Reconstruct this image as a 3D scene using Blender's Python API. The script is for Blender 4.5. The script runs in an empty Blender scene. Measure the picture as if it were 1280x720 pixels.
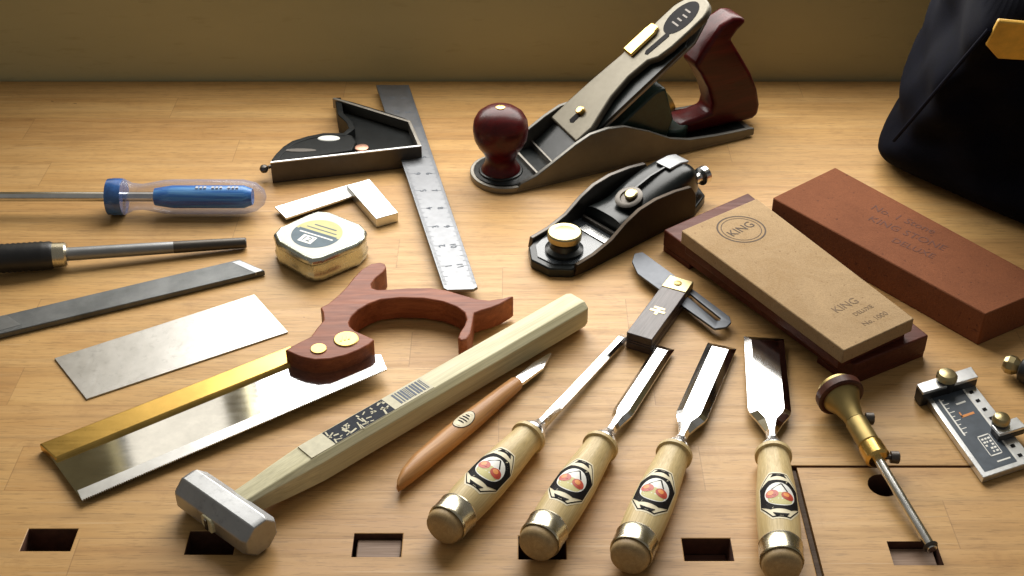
import bpy, bmesh, math, random
from mathutils import Vector, Matrix
R = math.radians
random.seed(7)
S = bpy.context.scene

# ------------------------------------------------------------------ camera
EL, DIST, FPX = R(35), 1.0, 1678.0
cam_d = bpy.data.cameras.new('camera')
cam_d.lens = 36 * FPX / 1280
cam_d.clip_start, cam_d.clip_end = 0.02, 50
cam = bpy.data.objects.new('camera', cam_d)
S.collection.objects.link(cam)
cam.location = (0, -DIST * math.cos(EL), DIST * math.sin(EL))
cam.rotation_euler = (R(90) - EL, 0, 0)
S.camera = cam

# ------------------------------------------------------------------ world, lamp, exposure
W = bpy.data.worlds.new('World')
S.world = W
W.use_nodes = True
bg = W.node_tree.nodes['Background']
bg.inputs[0].default_value = (1.0, 0.95, 0.86, 1)
bg.inputs[1].default_value = 0.19
ld = bpy.data.lights.new('window_light', 'AREA')
ld.shape = 'RECTANGLE'
ld.size, ld.size_y = 0.76, 0.72
ld.energy = 15.8
ld.color = (1.0, 0.975, 0.925)
lo = bpy.data.objects.new('window_light', ld)
S.collection.objects.link(lo)
lo.location = (0.065, 0.385, 0.525)
lo.rotation_euler = (Vector((-0.02, -1, -0.02))).to_track_quat('-Z', 'Y').to_euler()
l2 = bpy.data.lights.new('curtained_pane_light', 'AREA')      # narrow dimmer pane left of the main one
l2.shape = 'RECTANGLE'; l2.size, l2.size_y = 0.135, 0.72; l2.energy = 0.34; l2.color = (1.0, 0.90, 0.72)
l2o = bpy.data.objects.new('curtained_pane_light', l2)
S.collection.objects.link(l2o)
l2o.location = (-0.420, 0.385, 0.525)
l2o.rotation_euler = lo.rotation_euler
S.view_settings.view_transform = 'Standard'
S.view_settings.look = 'None'
S.view_settings.exposure = 0.0
S.view_settings.gamma = 1.0
S.cycles.max_bounces = 10
S.cycles.caustics_reflective = False
S.cycles.caustics_refractive = False
S.render.filter_size = 1.7

# ------------------------------------------------------------------ helpers
def P(px, py, z=0.0):
    """point of the bench (or of the level z above it) behind a photo pixel"""
    r = (px - 640) / FPX
    u = -(py - 360) / FPX
    d = Vector((r, math.cos(EL) + u * math.sin(EL), -math.sin(EL) + u * math.cos(EL)))
    c = Vector((0, -DIST * math.cos(EL), DIST * math.sin(EL)))
    return c + d * ((z - c.z) / d.z)

def ang(a, b):
    return math.atan2(b.y - a.y, b.x - a.x)

def link(o, parent=None):
    S.collection.objects.link(o)
    if parent: o.parent = parent
    return o

def tag(o, label=None, cat=None, group=None, kind=None):
    if label: o['label'] = label
    if cat: o['category'] = cat
    if group: o['group'] = group
    if kind: o['kind'] = kind
    return o

def thing(name, label, cat, loc=(0, 0, 0), rz=0.0, group=None):
    o = link(bpy.data.objects.new(name, None))
    o.empty_display_size = 0.02
    o.location = loc
    o.rotation_euler = (0, 0, rz)
    return tag(o, label, cat, group)

class MB:
    def __init__(s):
        s.bm = bmesh.new(); s.M = Matrix(); s.mi = 0
    def v(s, p): return s.bm.verts.new(s.M @ Vector(p))
    def f(s, vs):
        try:
            fc = s.bm.faces.new(vs); fc.material_index = s.mi; return fc
        except ValueError: return None
    def loft(s, rings, cap0=True, cap1=True, closed=True):
        vr = [[s.v(p) for p in r] for r in rings]
        n = len(vr[0])
        for a, b in zip(vr, vr[1:]):
            for i in range(n if closed else n - 1):
                j = (i + 1) % n
                s.f((a[i], a[j], b[j], b[i]))
        if cap0: s.f(vr[0][::-1])
        if cap1: s.f(vr[-1])
        return s
    def prism(s, pts, z0, z1):
        z0f = z0 if callable(z0) else (lambda p: z0)
        z1f = z1 if callable(z1) else (lambda p: z1)
        return s.loft([[(p[0], p[1], z0f(p)) for p in pts], [(p[0], p[1], z1f(p)) for p in pts]])
    def box(s, x0, x1, y0, y1, z0, z1):
        return s.prism([(x0, y0), (x1, y0), (x1, y1), (x0, y1)], z0, z1)
    def prism_y(s, pts, y0, y1):            # outline in xz, pushed through y
        return s.loft([[(p[0], y0, p[1]) for p in pts], [(p[0], y1, p[1]) for p in pts]])
    def lathe(s, prof, seg=32, fy=1.0, fz=1.0):   # round local x: prof = [(x, r)]
        rings = [[(x, r * fy * math.cos(2 * math.pi * i / seg), r * fz * math.sin(2 * math.pi * i / seg))
                  for i in range(seg)] for x, r in prof]
        return s.loft(rings)
    def lathe_z(s, prof, c=(0, 0), seg=32, fx=1.0):   # round a vertical axis: prof = [(z, r)]
        rings = [[(c[0] + fx * r * math.cos(2 * math.pi * i / seg), c[1] + r * math.sin(2 * math.pi * i / seg), z)
                  for i in range(seg)] for z, r in prof]
        return s.loft(rings)
    def tube(s, a, b, r, seg=12):
        a, b = Vector(a), Vector(b)
        d = (b - a).normalized()
        u = d.cross(Vector((0, 0, 1)))
        if u.length < 1e-5: u = Vector((1, 0, 0))
        u.normalize(); w = d.cross(u)
        ring = lambda c: [c + (u * math.cos(2 * math.pi * i / seg) + w * math.sin(2 * math.pi * i / seg)) * r for i in range(seg)]
        return s.loft([ring(a), ring(b)])
    def poly(s, pts):                       # flat face(s) of a mark
        s.f([s.v(p) for p in pts]); return s
    def text(s, body, size, M, extrude=0.0001, squash=(1, 1), bold=0.0):
        cu = bpy.data.curves.new('writing', 'FONT')
        cu.body = body; cu.size = size; cu.extrude = extrude; cu.offset = bold
        cu.align_x = 'CENTER'; cu.align_y = 'CENTER'; cu.resolution_u = 3
        o = link(bpy.data.objects.new('writing', cu))
        bpy.context.view_layer.update()
        me = o.evaluated_get(bpy.context.evaluated_depsgraph_get()).to_mesh()
        vs = [s.v(M @ Vector((v.co.x * squash[0], v.co.y * squash[1], v.co.z))) for v in me.vertices]
        for p in me.polygons: s.f([vs[i] for i in p.vertices])
        o.to_mesh_clear()
        bpy.data.objects.remove(o); bpy.data.curves.remove(cu)
        return s
    def build(s, name, mat, parent=None, bevel=0.0, seg=2, smooth=35, label=None, sub=0, fix=True):
        if fix: bmesh.ops.recalc_face_normals(s.bm, faces=s.bm.faces[:])
        me = bpy.data.meshes.new(name)
        s.bm.to_mesh(me); s.bm.free()
        for m in (mat if isinstance(mat, (list, tuple)) else [mat]): me.materials.append(m)
        o = link(bpy.data.objects.new(name, me), parent)
        if smooth:
            me.polygons.foreach_set('use_smooth', [True] * len(me.polygons))
            me.set_sharp_from_angle(angle=R(smooth))
        if bevel:
            b = o.modifiers.new('bevel', 'BEVEL')
            b.width = bevel; b.segments = seg; b.limit_method = 'ANGLE'; b.angle_limit = R(35)
            b.harden_normals = False
        if sub:
            b = o.modifiers.new('sub', 'SUBSURF'); b.levels = b.render_levels = sub
        if label: o['label'] = label
        return o

def cut(o, cutter_mb):
    """carve a hole in o (the carved mesh is stored, no modifier is left)"""
    bmesh.ops.recalc_face_normals(cutter_mb.bm, faces=cutter_mb.bm.faces[:])
    me = bpy.data.meshes.new('cutter'); cutter_mb.bm.to_mesh(me); cutter_mb.bm.free()
    c = link(bpy.data.objects.new('cutter', me), o.parent)
    m = o.modifiers.new('cut', 'BOOLEAN'); m.object = c; m.operation = 'DIFFERENCE'; m.solver = 'EXACT'
    bpy.context.view_layer.update()
    new = bpy.data.meshes.new_from_object(o.evaluated_get(bpy.context.evaluated_depsgraph_get()))
    o.modifiers.remove(m)
    old = o.data; o.data = new
    bpy.data.meshes.remove(old)
    bpy.data.objects.remove(c); bpy.data.meshes.remove(me)
    o.data.name = o.name

# ------------------------------------------------------------------ materials
def new_mat(name):
    m = bpy.data.materials.new(name); m.use_nodes = True
    nt = m.node_tree
    return m, nt, nt.nodes['Principled BSDF']

def N(nt, typ, **kw):
    n = nt.nodes.new(typ)
    for k, v in kw.items(): setattr(n, k, v)
    return n

def coord(nt, scale, rot=(0, 0, 0), shuffle=False):
    tc = N(nt, 'ShaderNodeTexCoord'); mp = N(nt, 'ShaderNodeMapping')
    mp.inputs['Scale'].default_value = scale; mp.inputs['Rotation'].default_value = rot
    if shuffle:
        oi = N(nt, 'ShaderNodeObjectInfo'); ad = N(nt, 'ShaderNodeVectorMath', operation='MULTIPLY_ADD')
        nt.links.new(oi.outputs['Random'], ad.inputs[0]); ad.inputs[1].default_value = (3, 5, 7)
        nt.links.new(tc.outputs['Object'], ad.inputs[2]); nt.links.new(ad.outputs[0], mp.inputs['Vector'])
    else: nt.links.new(tc.outputs['Object'], mp.inputs['Vector'])
    return mp.outputs[0]

def noise(nt, vec, scale=1.0, detail=4, rough=0.6, dist=0.0):
    n = N(nt, 'ShaderNodeTexNoise')
    n.inputs['Scale'].default_value = scale; n.inputs['Detail'].default_value = detail
    n.inputs['Roughness'].default_value = rough; n.inputs['Distortion'].default_value = dist
    if vec: nt.links.new(vec, n.inputs['Vector'])
    return n.outputs[0]

def ramp(nt, fac, stops):
    r = N(nt, 'ShaderNodeValToRGB')
    e = r.color_ramp.elements
    while len(e) < len(stops): e.new(0.5)
    for el, (p, c) in zip(e, stops):
        el.position = p
        el.color = (c[0], c[1], c[2], 1) if hasattr(c, '__len__') else (c, c, c, 1)
    nt.links.new(fac, r.inputs[0])
    return r.outputs[0]

def mul(c, k): return tuple(x * k for x in c)

def mixc(nt, fac, a, b, mode='MIX'):
    m = N(nt, 'ShaderNodeMix', data_type='RGBA', blend_type=mode)
    if hasattr(fac, 'is_output'): nt.links.new(fac, m.inputs[0])
    else: m.inputs[0].default_value = fac
    for s, i in ((a, 6), (b, 7)):
        if hasattr(s, 'is_output'): nt.links.new(s, m.inputs[i])
        else: m.inputs[i].default_value = (*s, 1)
    return m.outputs[2]

def math_n(nt, op, a, b=None, c=None):
    m = N(nt, 'ShaderNodeMath', operation=op)
    for i, s in enumerate((a, b, c)):
        if s is None: continue
        if hasattr(s, 'is_output'): nt.links.new(s, m.inputs[i])
        else: m.inputs[i].default_value = s
    return m.outputs[0]

def bump(nt, b, height, strength=0.2, distance=0.0005):
    n = N(nt, 'ShaderNodeBump')
    n.inputs['Strength'].default_value = strength; n.inputs['Distance'].default_value = distance
    nt.links.new(height, n.inputs['Height']); nt.links.new(n.outputs[0], b.inputs['Normal'])

def wood(name, dark, light, rough=0.45, rot=0.0, stretch=8.0, size=130.0, coat=0.0, spec=0.5):
    m, nt, b = new_mat(name)
    v = coord(nt, (size / stretch, size, size), (0, 0, rot), True)
    g = noise(nt, v, 1.0, 6, 0.62, 0.8)
    v2 = coord(nt, (size / stretch * 1.5, size * 9, size * 9), (0, 0, rot), True)
    fine = noise(nt, v2, 1.0, 3, 0.6)
    big = noise(nt, coord(nt, (12, 30, 30), (0, 0, rot), True), 1.0, 2)
    c = ramp(nt, g, [(0.3, dark), (0.55, mul([(a + c) / 2 for a, c in zip(dark, light)], 1.0)), (0.75, light)])
    c = mixc(nt, 0.35, c, ramp(nt, fine, [(0.35, 0.45), (0.6, 1.0)]), 'MULTIPLY')
    c = mixc(nt, 0.5, c, ramp(nt, big, [(0.3, 0.75), (0.7, 1.1)]), 'MULTIPLY')
    nt.links.new(c, b.inputs['Base Color'])
    nt.links.new(ramp(nt, fine, [(0.3, rough + 0.12), (0.7, rough - 0.06)]), b.inputs['Roughness'])
    b.inputs['Coat Weight'].default_value = coat; b.inputs['Coat Roughness'].default_value = 0.15
    b.inputs['Specular IOR Level'].default_value = spec
    bump(nt, b, fine, 0.15, 0.0003)
    return m

def metal(name, col, rough=0.25, var=0.12, brushed=None, spots=0.0, rot=0.0):
    m, nt, b = new_mat(name)
    b.inputs['Metallic'].default_value = 1.0
    n1 = noise(nt, coord(nt, (60, 60, 60)), 1.0, 5, 0.65)
    c = ramp(nt, n1, [(0.3, mul(col, 0.82)), (0.7, col)])
    if spots:
        n2 = noise(nt, coord(nt, (190, 190, 190)), 1.0, 3, 0.7)
        c = mixc(nt, ramp(nt, n2, [(0.56, 0.0), (0.70, spots)]), c, mul(col, 0.35))
    nt.links.new(c, b.inputs['Base Color'])
    sc = brushed or (300, 300, 300)
    n3 = noise(nt, coord(nt, sc, (0, 0, rot)), 1.0, 3, 0.6)
    r = math_n(nt, 'MULTIPLY_ADD', n3, var * 2, rough - var)
    r = math_n(nt, 'MULTIPLY_ADD', n1, var, r)
    nt.links.new(r, b.inputs['Roughness'])
    bump(nt, b, n3, 0.05, 0.0002)
    return m

def plain(name, col, rough=0.5, var=0.25, scale=120, bumpy=0.1, coat=0.0, metallic=0.0, spec=0.5):
    m, nt, b = new_mat(name)
    n1 = noise(nt, coord(nt, (scale,) * 3), 1.0, 5, 0.65)
    nt.links.new(ramp(nt, n1, [(0.3, mul(col, 1 - var)), (0.7, mul(col, 1 + var))]), b.inputs['Base Color'])
    nt.links.new(ramp(nt, n1, [(0.3, max(0.03, rough - 0.03)), (0.7, min(1, rough + 0.03))]), b.inputs['Roughness'])
    b.inputs['Coat Weight'].default_value = coat; b.inputs['Coat Roughness'].default_value = 0.1
    b.inputs['Metallic'].default_value = metallic
    b.inputs['Specular IOR Level'].default_value = spec
    if bumpy: bump(nt, b, noise(nt, coord(nt, (scale * 8,) * 3), 1.0, 3), bumpy, 0.0003)
    return m

def bench_mat(name, shift=0.0):
    """edge-glued beech staves running left to right under a thin oil finish"""
    m, nt, b = new_mat(name)
    tc = N(nt, 'ShaderNodeTexCoord'); sp = N(nt, 'ShaderNodeSeparateXYZ')
    nt.links.new(tc.outputs['Object'], sp.inputs[0])
    x, y = sp.outputs[0], sp.outputs[1]
    t = math_n(nt, 'MULTIPLY_ADD', y, 1 / 0.0405, 20.35 + shift)
    row = math_n(nt, 'FLOOR', t)
    fr = math_n(nt, 'FRACT', t)
    wn = N(nt, 'ShaderNodeTexWhiteNoise', noise_dimensions='1D')
    nt.links.new(row, wn.inputs['W'])
    xs = math_n(nt, 'MULTIPLY_ADD', x, 1 / 0.43, math_n(nt, 'MULTIPLY', wn.outputs[0], 7.0))
    seg = math_n(nt, 'FLOOR', xs); fx = math_n(nt, 'FRACT', xs)
    cx = N(nt, 'ShaderNodeCombineXYZ')
    nt.links.new(row, cx.inputs[0]); nt.links.new(seg, cx.inputs[1])
    wn2 = N(nt, 'ShaderNodeTexWhiteNoise', noise_dimensions='2D')
    nt.links.new(cx.outputs[0], wn2.inputs['Vector'])
    # grain: stretched noise, offset per stave
    off = N(nt, 'ShaderNodeVectorMath', operation='MULTIPLY_ADD')
    nt.links.new(wn2.outputs['Color'], off.inputs[0]); off.inputs[1].default_value = (9, 3, 5)
    nt.links.new(tc.outputs['Object'], off.inputs[2])
    def g(scale, det=4, dist=0.0, rg=0.6):
        mp = N(nt, 'ShaderNodeMapping'); mp.inputs['Scale'].default_value = scale
        nt.links.new(off.outputs[0], mp.inputs['Vector'])
        return noise(nt, mp.outputs[0], 1.0, det, rg, dist)
    coarse = g((3.2, 60, 20), 6, 0.7)
    mid = g((9, 190, 60), 4, 0.3)
    fleck = g((75, 1050, 300), 2)
    base = ramp(nt, coarse, [(0.25, (0.47, 0.262, 0.092)), (0.5, (0.555, 0.334, 0.130)), (0.75, (0.63, 0.400, 0.172))])
    tint = ramp(nt, wn2.outputs[0], [(0.0, (0.90, 0.85, 0.83)), (0.5, (1.0, 0.98, 0.95)), (1.0, (1.05, 1.05, 1.03))])
    c = mixc(nt, 0.8, base, tint, 'MULTIPLY')
    c = mixc(nt, 0.42, c, ramp(nt, mid, [(0.36, 0.66), (0.52, 1.0)]), 'MULTIPLY')
    c = mixc(nt, 0.45, c, ramp(nt, fleck, [(0.34, 0.45), (0.44, 1.0)]), 'MULTIPLY')
    # broad soft wear and small dents
    blot = noise(nt, coord(nt, (7, 11, 7)), 1.0, 4, 0.65)
    c = mixc(nt, 0.6, c, ramp(nt, blot, [(0.3, (0.80, 0.74, 0.68)), (0.6, 1.0)]), 'MULTIPLY')
    sm = noise(nt, coord(nt, (38, 46, 38)), 1.0, 6, 0.75, 0.6)          # handling smudges
    c = mixc(nt, ramp(nt, sm, [(0.54, 0.0), (0.72, 0.35)]), c, (0.30, 0.155, 0.058))
    for rz_, sx in ((0.5, 9), (-0.9, 12), (0.12, 7)):                       # hairline scratches
        sv = noise(nt, coord(nt, (sx, 420, 1), (0, 0, rz_)), 1.0, 1, 0.3)
        c = mixc(nt, ramp(nt, sv, [(0.735, 0.0), (0.76, 0.30)]), c, (0.62, 0.45, 0.26))
    vo = noise(nt, coord(nt, (95, 150, 95)), 1.0, 1, 0.4)
    c = mixc(nt, ramp(nt, vo, [(0.80, 0.0), (0.83, 0.75)]), c, (0.10, 0.05, 0.02))
    # glue lines and butt joints
    ln = math_n(nt, 'LESS_THAN', fr, 0.014)
    jx = math_n(nt, 'LESS_THAN', fx, 0.0016)
    j = math_n(nt, 'MAXIMUM', ln, jx)
    c = mixc(nt, math_n(nt, 'MULTIPLY', j, 0.30), c, (0.13, 0.06, 0.025))
    nt.links.new(c, b.inputs['Base Color'])
    nt.links.new(ramp(nt, mid, [(0.3, 0.52), (0.7, 0.40)]), b.inputs['Roughness'])
    b.inputs['Specular IOR Level'].default_value = 0.32
    h = math_n(nt, 'SUBTRACT', mid, math_n(nt, 'MULTIPLY', j, 0.8))
    bump(nt, b, h, 0.12, 0.0004)
    return m

def stone_mat(name, col, stain, pore):
    m, nt, b = new_mat(name)
    g1 = noise(nt, coord(nt, (26, 26, 26)), 1.0, 6, 0.7, 0.8)
    g2 = noise(nt, coord(nt, (900, 900, 900)), 1.0, 3, 0.7)
    g3 = noise(nt, coord(nt, (330, 330, 330)), 1.0, 2, 0.5)
    c = ramp(nt, g1, [(0.35, stain), (0.52, mul(col, 0.97)), (0.72, mul(col, 1.10))])
    c = mixc(nt, 0.5, c, ramp(nt, g2, [(0.3, 0.62), (0.6, 1.08)]), 'MULTIPLY')
    c = mixc(nt, ramp(nt, g3, [(0.66, 0.0), (0.74, 0.75)]), c, pore)
    nt.links.new(c, b.inputs['Base Color'])
    b.inputs['Roughness'].default_value = 0.88; b.inputs['Specular IOR Level'].default_value = 0.2
    bump(nt, b, math_n(nt, 'ADD', g2, math_n(nt, 'MULTIPLY', g3, -0.8)), 0.5, 0.0004)
    return m

M = {}
M['bench'] = bench_mat('beech staves')
M['vise'] = bench_mat('beech vise block', 0.37)
M['pit'] = plain('shaded hole wood', (0.09, 0.035, 0.018), 0.8, 0.4)  # bench wood darkened inside the holes, shade put into the colour
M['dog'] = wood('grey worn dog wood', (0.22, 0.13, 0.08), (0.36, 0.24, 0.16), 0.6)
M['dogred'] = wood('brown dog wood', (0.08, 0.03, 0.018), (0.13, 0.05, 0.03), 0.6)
M['steel'] = metal('bright steel', (0.80, 0.80, 0.79), 0.20, 0.06, (40, 600, 600))
M['blade'] = metal('polished blade steel', (0.82, 0.82, 0.81), 0.10, 0.03, (30, 500, 500))
M['scraper'] = metal('scraper steel', (0.50, 0.49, 0.47), 0.36, 0.08, (500, 40, 40), 0.25, R(-30))
M['satin'] = metal('satin chrome', (0.78, 0.79, 0.79), 0.34, 0.06)
M['grey_steel'] = metal('ground grey steel', (0.30, 0.305, 0.31), 0.46, 0.08, (60, 700, 700))
M['dark_steel'] = metal('dark steel', (0.11, 0.10, 0.09), 0.42, 0.08)
M['cast'] = metal('machined cast iron', (0.27, 0.25, 0.22), 0.42, 0.08)
M['brass'] = metal('brass', (0.72, 0.48, 0.15), 0.22, 0.06)
M['oldbrass'] = metal('aged brass', (0.40, 0.30, 0.12), 0.40, 0.08)
M['nutbrass'] = metal('golden nut brass', (0.50, 0.34, 0.115), 0.38, 0.06)
M['hoop'] = metal('brassy hoop steel', (0.60, 0.55, 0.42), 0.24, 0.06)
M['palebrass'] = metal('pale polished brass', (0.44, 0.36, 0.19), 0.33, 0.06)
M['japan'] = plain('black japanning', (0.006, 0.008, 0.008), 0.30, 0.3, 150, 0.12, 0.0, 0, 0.35)
M['green_japan'] = plain('green black enamel', (0.012, 0.030, 0.024), 0.32, 0.3, 150, 0.1, 0.0, 0, 0.4)
M['black'] = plain('black plastic', (0.012, 0.012, 0.013), 0.4)
M['white'] = plain('white print', (0.78, 0.77, 0.72), 0.5, 0.06, 200, 0)
M['ink'] = plain('black ink', (0.009, 0.008, 0.009), 0.6, 0.2, 200, 0, 0, 0, 0.08)
M['fadedink'] = plain('faded stamp ink', (0.065, 0.04, 0.024), 0.8, 0.3, 300, 0)
M['redink'] = plain('red print', (0.46, 0.055, 0.025), 0.5, 0.2, 200, 0)
M['orangeink'] = plain('orange print', (0.72, 0.27, 0.06), 0.5, 0.2, 200, 0)
M['cream'] = plain('cream print', (0.74, 0.66, 0.46), 0.5, 0.08, 200, 0)
M['hornbeam'] = wood('pale hornbeam', (0.57, 0.415, 0.18), (0.78, 0.625, 0.33), 0.46, 0, 14, 260, 0.06, 0.3)
M['endgrain'] = wood('domed end grain', (0.36, 0.235, 0.10), (0.52, 0.37, 0.18), 0.5, 0, 1, 300)
M['oak'] = wood('pale green white oak', (0.58, 0.53, 0.32), (0.78, 0.73, 0.50), 0.5, 0, 14, 180, 0, 0.3)
M['knifewood'] = wood('orange knife wood', (0.42, 0.19, 0.060), (0.60, 0.32, 0.12), 0.42, 0, 10, 150, 0.1, 0.3)
M['cherry'] = wood('red cherry', (0.16, 0.034, 0.012), (0.37, 0.108, 0.040), 0.46, R(-20), 9, 190, 0.0, 0.3)
M['rosewood'] = wood('dark red rosewood', (0.038, 0.002, 0.003), (0.105, 0.006, 0.006), 0.32, 0, 8, 120, 0.12, 0.2)
M['discwood'] = wood('brown disc wood', (0.050, 0.014, 0.008), (0.11, 0.034, 0.018), 0.4, 0, 8, 200, 0.05, 0.25)
M['darkwood'] = wood('dark ebony wood', (0.035, 0.020, 0.018), (0.085, 0.055, 0.050), 0.40, 0, 8, 200, 0.1)
M['basewood'] = wood('red brown base wood', (0.075, 0.016, 0.008), (0.14, 0.034, 0.017), 0.5, R(-55), 10, 120, 0.0, 0.25)
M['tanstone'] = stone_mat('tan water stone', (0.375, 0.255, 0.137), (0.330, 0.216, 0.108), (0.2, 0.12, 0.06))
M['redstone'] = stone_mat('red brown stone', (0.195, 0.066, 0.027), (0.172, 0.057, 0.023), (0.07, 0.024, 0.014))
M['chrome'] = metal('tape chrome', (0.58, 0.60, 0.52), 0.24, 0.05)
M['label_y'] = plain('pale yellow label', (0.58, 0.53, 0.26), 0.5, 0.08, 150, 0, 0.0, 0, 0.1)
M['label_w'] = plain('white label', (0.68, 0.67, 0.61), 0.5, 0.05, 150, 0, 0.0, 0, 0.1)
M['label_g'] = plain('blue grey label', (0.12, 0.16, 0.19), 0.5, 0.15, 150, 0, 0.0, 0, 0.1)
M['leather'] = plain('tan leather', (0.72, 0.40, 0.050), 0.5, 0.2, 60, 0.4)
M['fabric'] = plain('navy black canvas', (0.0032, 0.0034, 0.0065), 0.9, 0.3, 80, 0.5, spec=0.06)
m, nt, b = new_mat('olive plaster paint')
w1 = noise(nt, coord(nt, (2.5, 2.5, 9)), 1.0, 5, 0.6); w2 = noise(nt, coord(nt, (30, 30, 160)), 1.0, 3, 0.6)
c = ramp(nt, w1, [(0.3, (0.45, 0.395, 0.205)), (0.7, (0.52, 0.455, 0.240))])
c = mixc(nt, ramp(nt, w2, [(0.62, 0.0), (0.75, 0.35)]), c, (0.34, 0.26, 0.13))
nt.links.new(c, b.inputs['Base Color']); b.inputs['Roughness'].default_value = 0.75; b.inputs['Specular IOR Level'].default_value = 0.2
bump(nt, b, noise(nt, coord(nt, (220, 220, 220)), 1, 4), 0.25, 0.0006)
M['wallpaint'] = m
M['slate'] = plain('slate blue face', (0.06, 0.075, 0.095), 0.4, 0.2, 120, 0)
m, nt, b = new_mat('streaked blue plastic')
st_ = noise(nt, coord(nt, (14, 240, 240)), 1.0, 4, 0.6, 0.4)
nt.links.new(ramp(nt, st_, [(0.36, (0.012, 0.075, 0.32)), (0.52, (0.035, 0.22, 0.62)), (0.68, (0.16, 0.45, 0.78))]), b.inputs['Base Color'])
b.inputs['Roughness'].default_value = 0.25
M['bluecore'] = m
M['sawbrass'] = metal('brushed brass spine', (0.70, 0.45, 0.12), 0.27, 0.08, (20, 500, 500), 0, R(-35))
M['sawblade'] = metal('saw plate', (0.78, 0.79, 0.80), 0.065, 0.03, (20, 400, 400), 0, R(-35))
M['tooth'] = metal('filed teeth band', (0.62, 0.62, 0.61), 0.35, 0.1, (900, 900, 900))

m, nt, b = new_mat('file cut steel')            # crosscut teeth of the flat file
b.inputs['Metallic'].default_value = 0.9
wv = N(nt, 'ShaderNodeTexWave'); wv.inputs['Scale'].default_value = 420; wv.inputs['Distortion'].default_value = 0.4
nt.links.new(coord(nt, (1, 1, 1), (0, 0, R(62))), wv.inputs['Vector'])
nt.links.new(ramp(nt, noise(nt, coord(nt, (50, 50, 50)), 1, 4), [(0.3, (0.10, 0.105, 0.105)), (0.7, (0.17, 0.175, 0.175))]), b.inputs['Base Color'])
b.inputs['Roughness'].default_value = 0.5
bump(nt, b, wv.outputs[1], 0.35, 0.0003)
M['filecut'] = m
M['dull'] = metal('dull blue grey steel', (0.105, 0.11, 0.12), 0.46, 0.06)
M['smooth'] = metal('smooth file end steel', (0.30, 0.31, 0.32), 0.42, 0.06)
M['flatblack'] = plain('flat black casting paint', (0.006, 0.007, 0.007), 0.42, 0.3, 150, 0.2, 0, 0, 0.12)
M['cheek'] = metal('dark cast side', (0.18, 0.172, 0.155), 0.48, 0.08)

m, nt, b = new_mat('clear acetate')             # see-through screwdriver handle
tr = N(nt, 'ShaderNodeBsdfTransparent'); tr.inputs[0].default_value = (0.90, 0.91, 0.95, 1)
b.inputs['Base Color'].default_value = (0.36, 0.40, 0.55, 1); b.inputs['Roughness'].default_value = 0.08; b.inputs['IOR'].default_value = 1.47
lw = N(nt, 'ShaderNodeLayerWeight'); lw.inputs['Blend'].default_value = 0.35
sm_ = noise(nt, coord(nt, (90, 90, 90)), 1, 4)
fac = math_n(nt, 'MULTIPLY_ADD', lw.outputs['Facing'], 0.42, math_n(nt, 'MULTIPLY_ADD', sm_, 0.06, 0.05))
mx = N(nt, 'ShaderNodeMixShader'); nt.links.new(fac, mx.inputs[0]); nt.links.new(tr.outputs[0], mx.inputs[1]); nt.links.new(b.outputs[0], mx.inputs[2])
nt.links.new(mx.outputs[0], nt.nodes['Material Output'].inputs[0])
M['acetate'] = m

# ================================================================== SETTING
BACK = P(0, 104).y
FRONT = -0.345
bt = MB()
bt.box(-1.0, 1.0, FRONT, BACK + 0.004, -0.07, 0)
top = bt.build('workbench_top', [M['bench']], None, 0, smooth=0)
tag(top, kind='structure')
# dog holes (slots through the staves) and the recess of the tail vise
slots = [((38, 100), (661, 689)), ((240, 300), (664, 693)), ((445, 506), (667, 696)),
         ((650, 709), (670, 699)), ((854, 915), (673, 701))]
def slot_rect(s):
    (xa, xb), (ya, yb) = s
    c0, c1 = P((xa + xb) / 2, ya), P((xa + xb) / 2, yb)
    w = (P(xb, (ya + yb) / 2).x - P(xa, (ya + yb) / 2).x) / 2
    return c0.x - w, c0.x + w, c1.y, c0.y
for s in slots:
    x0, x1, y0, y1 = slot_rect(s)
    c = MB(); lean = 0.006
    c.loft([[(x0 - lean, y0, -0.05), (x1 - lean, y0, -0.05), (x1 - lean, y1, -0.05), (x0 - lean, y1, -0.05)],
            [(x0, y0, 0.01), (x1, y0, 0.01), (x1, y1, 0.01), (x0, y1, 0.01)]])
    cut(top, c)
VX0 = P(1004, 650).x; VY1 = P(1100, 582).y
c = MB(); c.box(VX0, 1.1, FRONT - 0.1, VY1, -0.045, 0.02); cut(top, c)
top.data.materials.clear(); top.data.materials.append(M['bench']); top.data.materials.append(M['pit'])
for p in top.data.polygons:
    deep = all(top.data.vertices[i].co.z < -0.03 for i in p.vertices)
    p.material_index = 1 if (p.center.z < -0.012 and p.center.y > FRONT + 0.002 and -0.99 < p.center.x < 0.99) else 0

bv = top.modifiers.new('worn_edges', 'BEVEL'); bv.width = 0.0009; bv.segments = 2; bv.limit_method = 'ANGLE'; bv.angle_limit = R(40)
wl = MB()                                        # wall behind the bench with the window opening above the frame
wx0, wx1, wz0, wz1 = -0.32, 0.45, 0.150, 0.90
yw = BACK + 0.006
for x0, x1, z0, z1 in ((-1.6, 1.6, -0.5, wz0), (-1.6, -0.493, wz0, wz1), (-0.347, wx0, wz0, wz1), (wx1, 1.6, wz0, wz1), (-1.6, 1.6, wz1, 1.3)):
    wl.box(x0, x1, yw, yw + 0.03, z0, z1)
wall = wl.build('wall', M['wallpaint'], None, smooth=0)
tag(wall, kind='structure')

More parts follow.
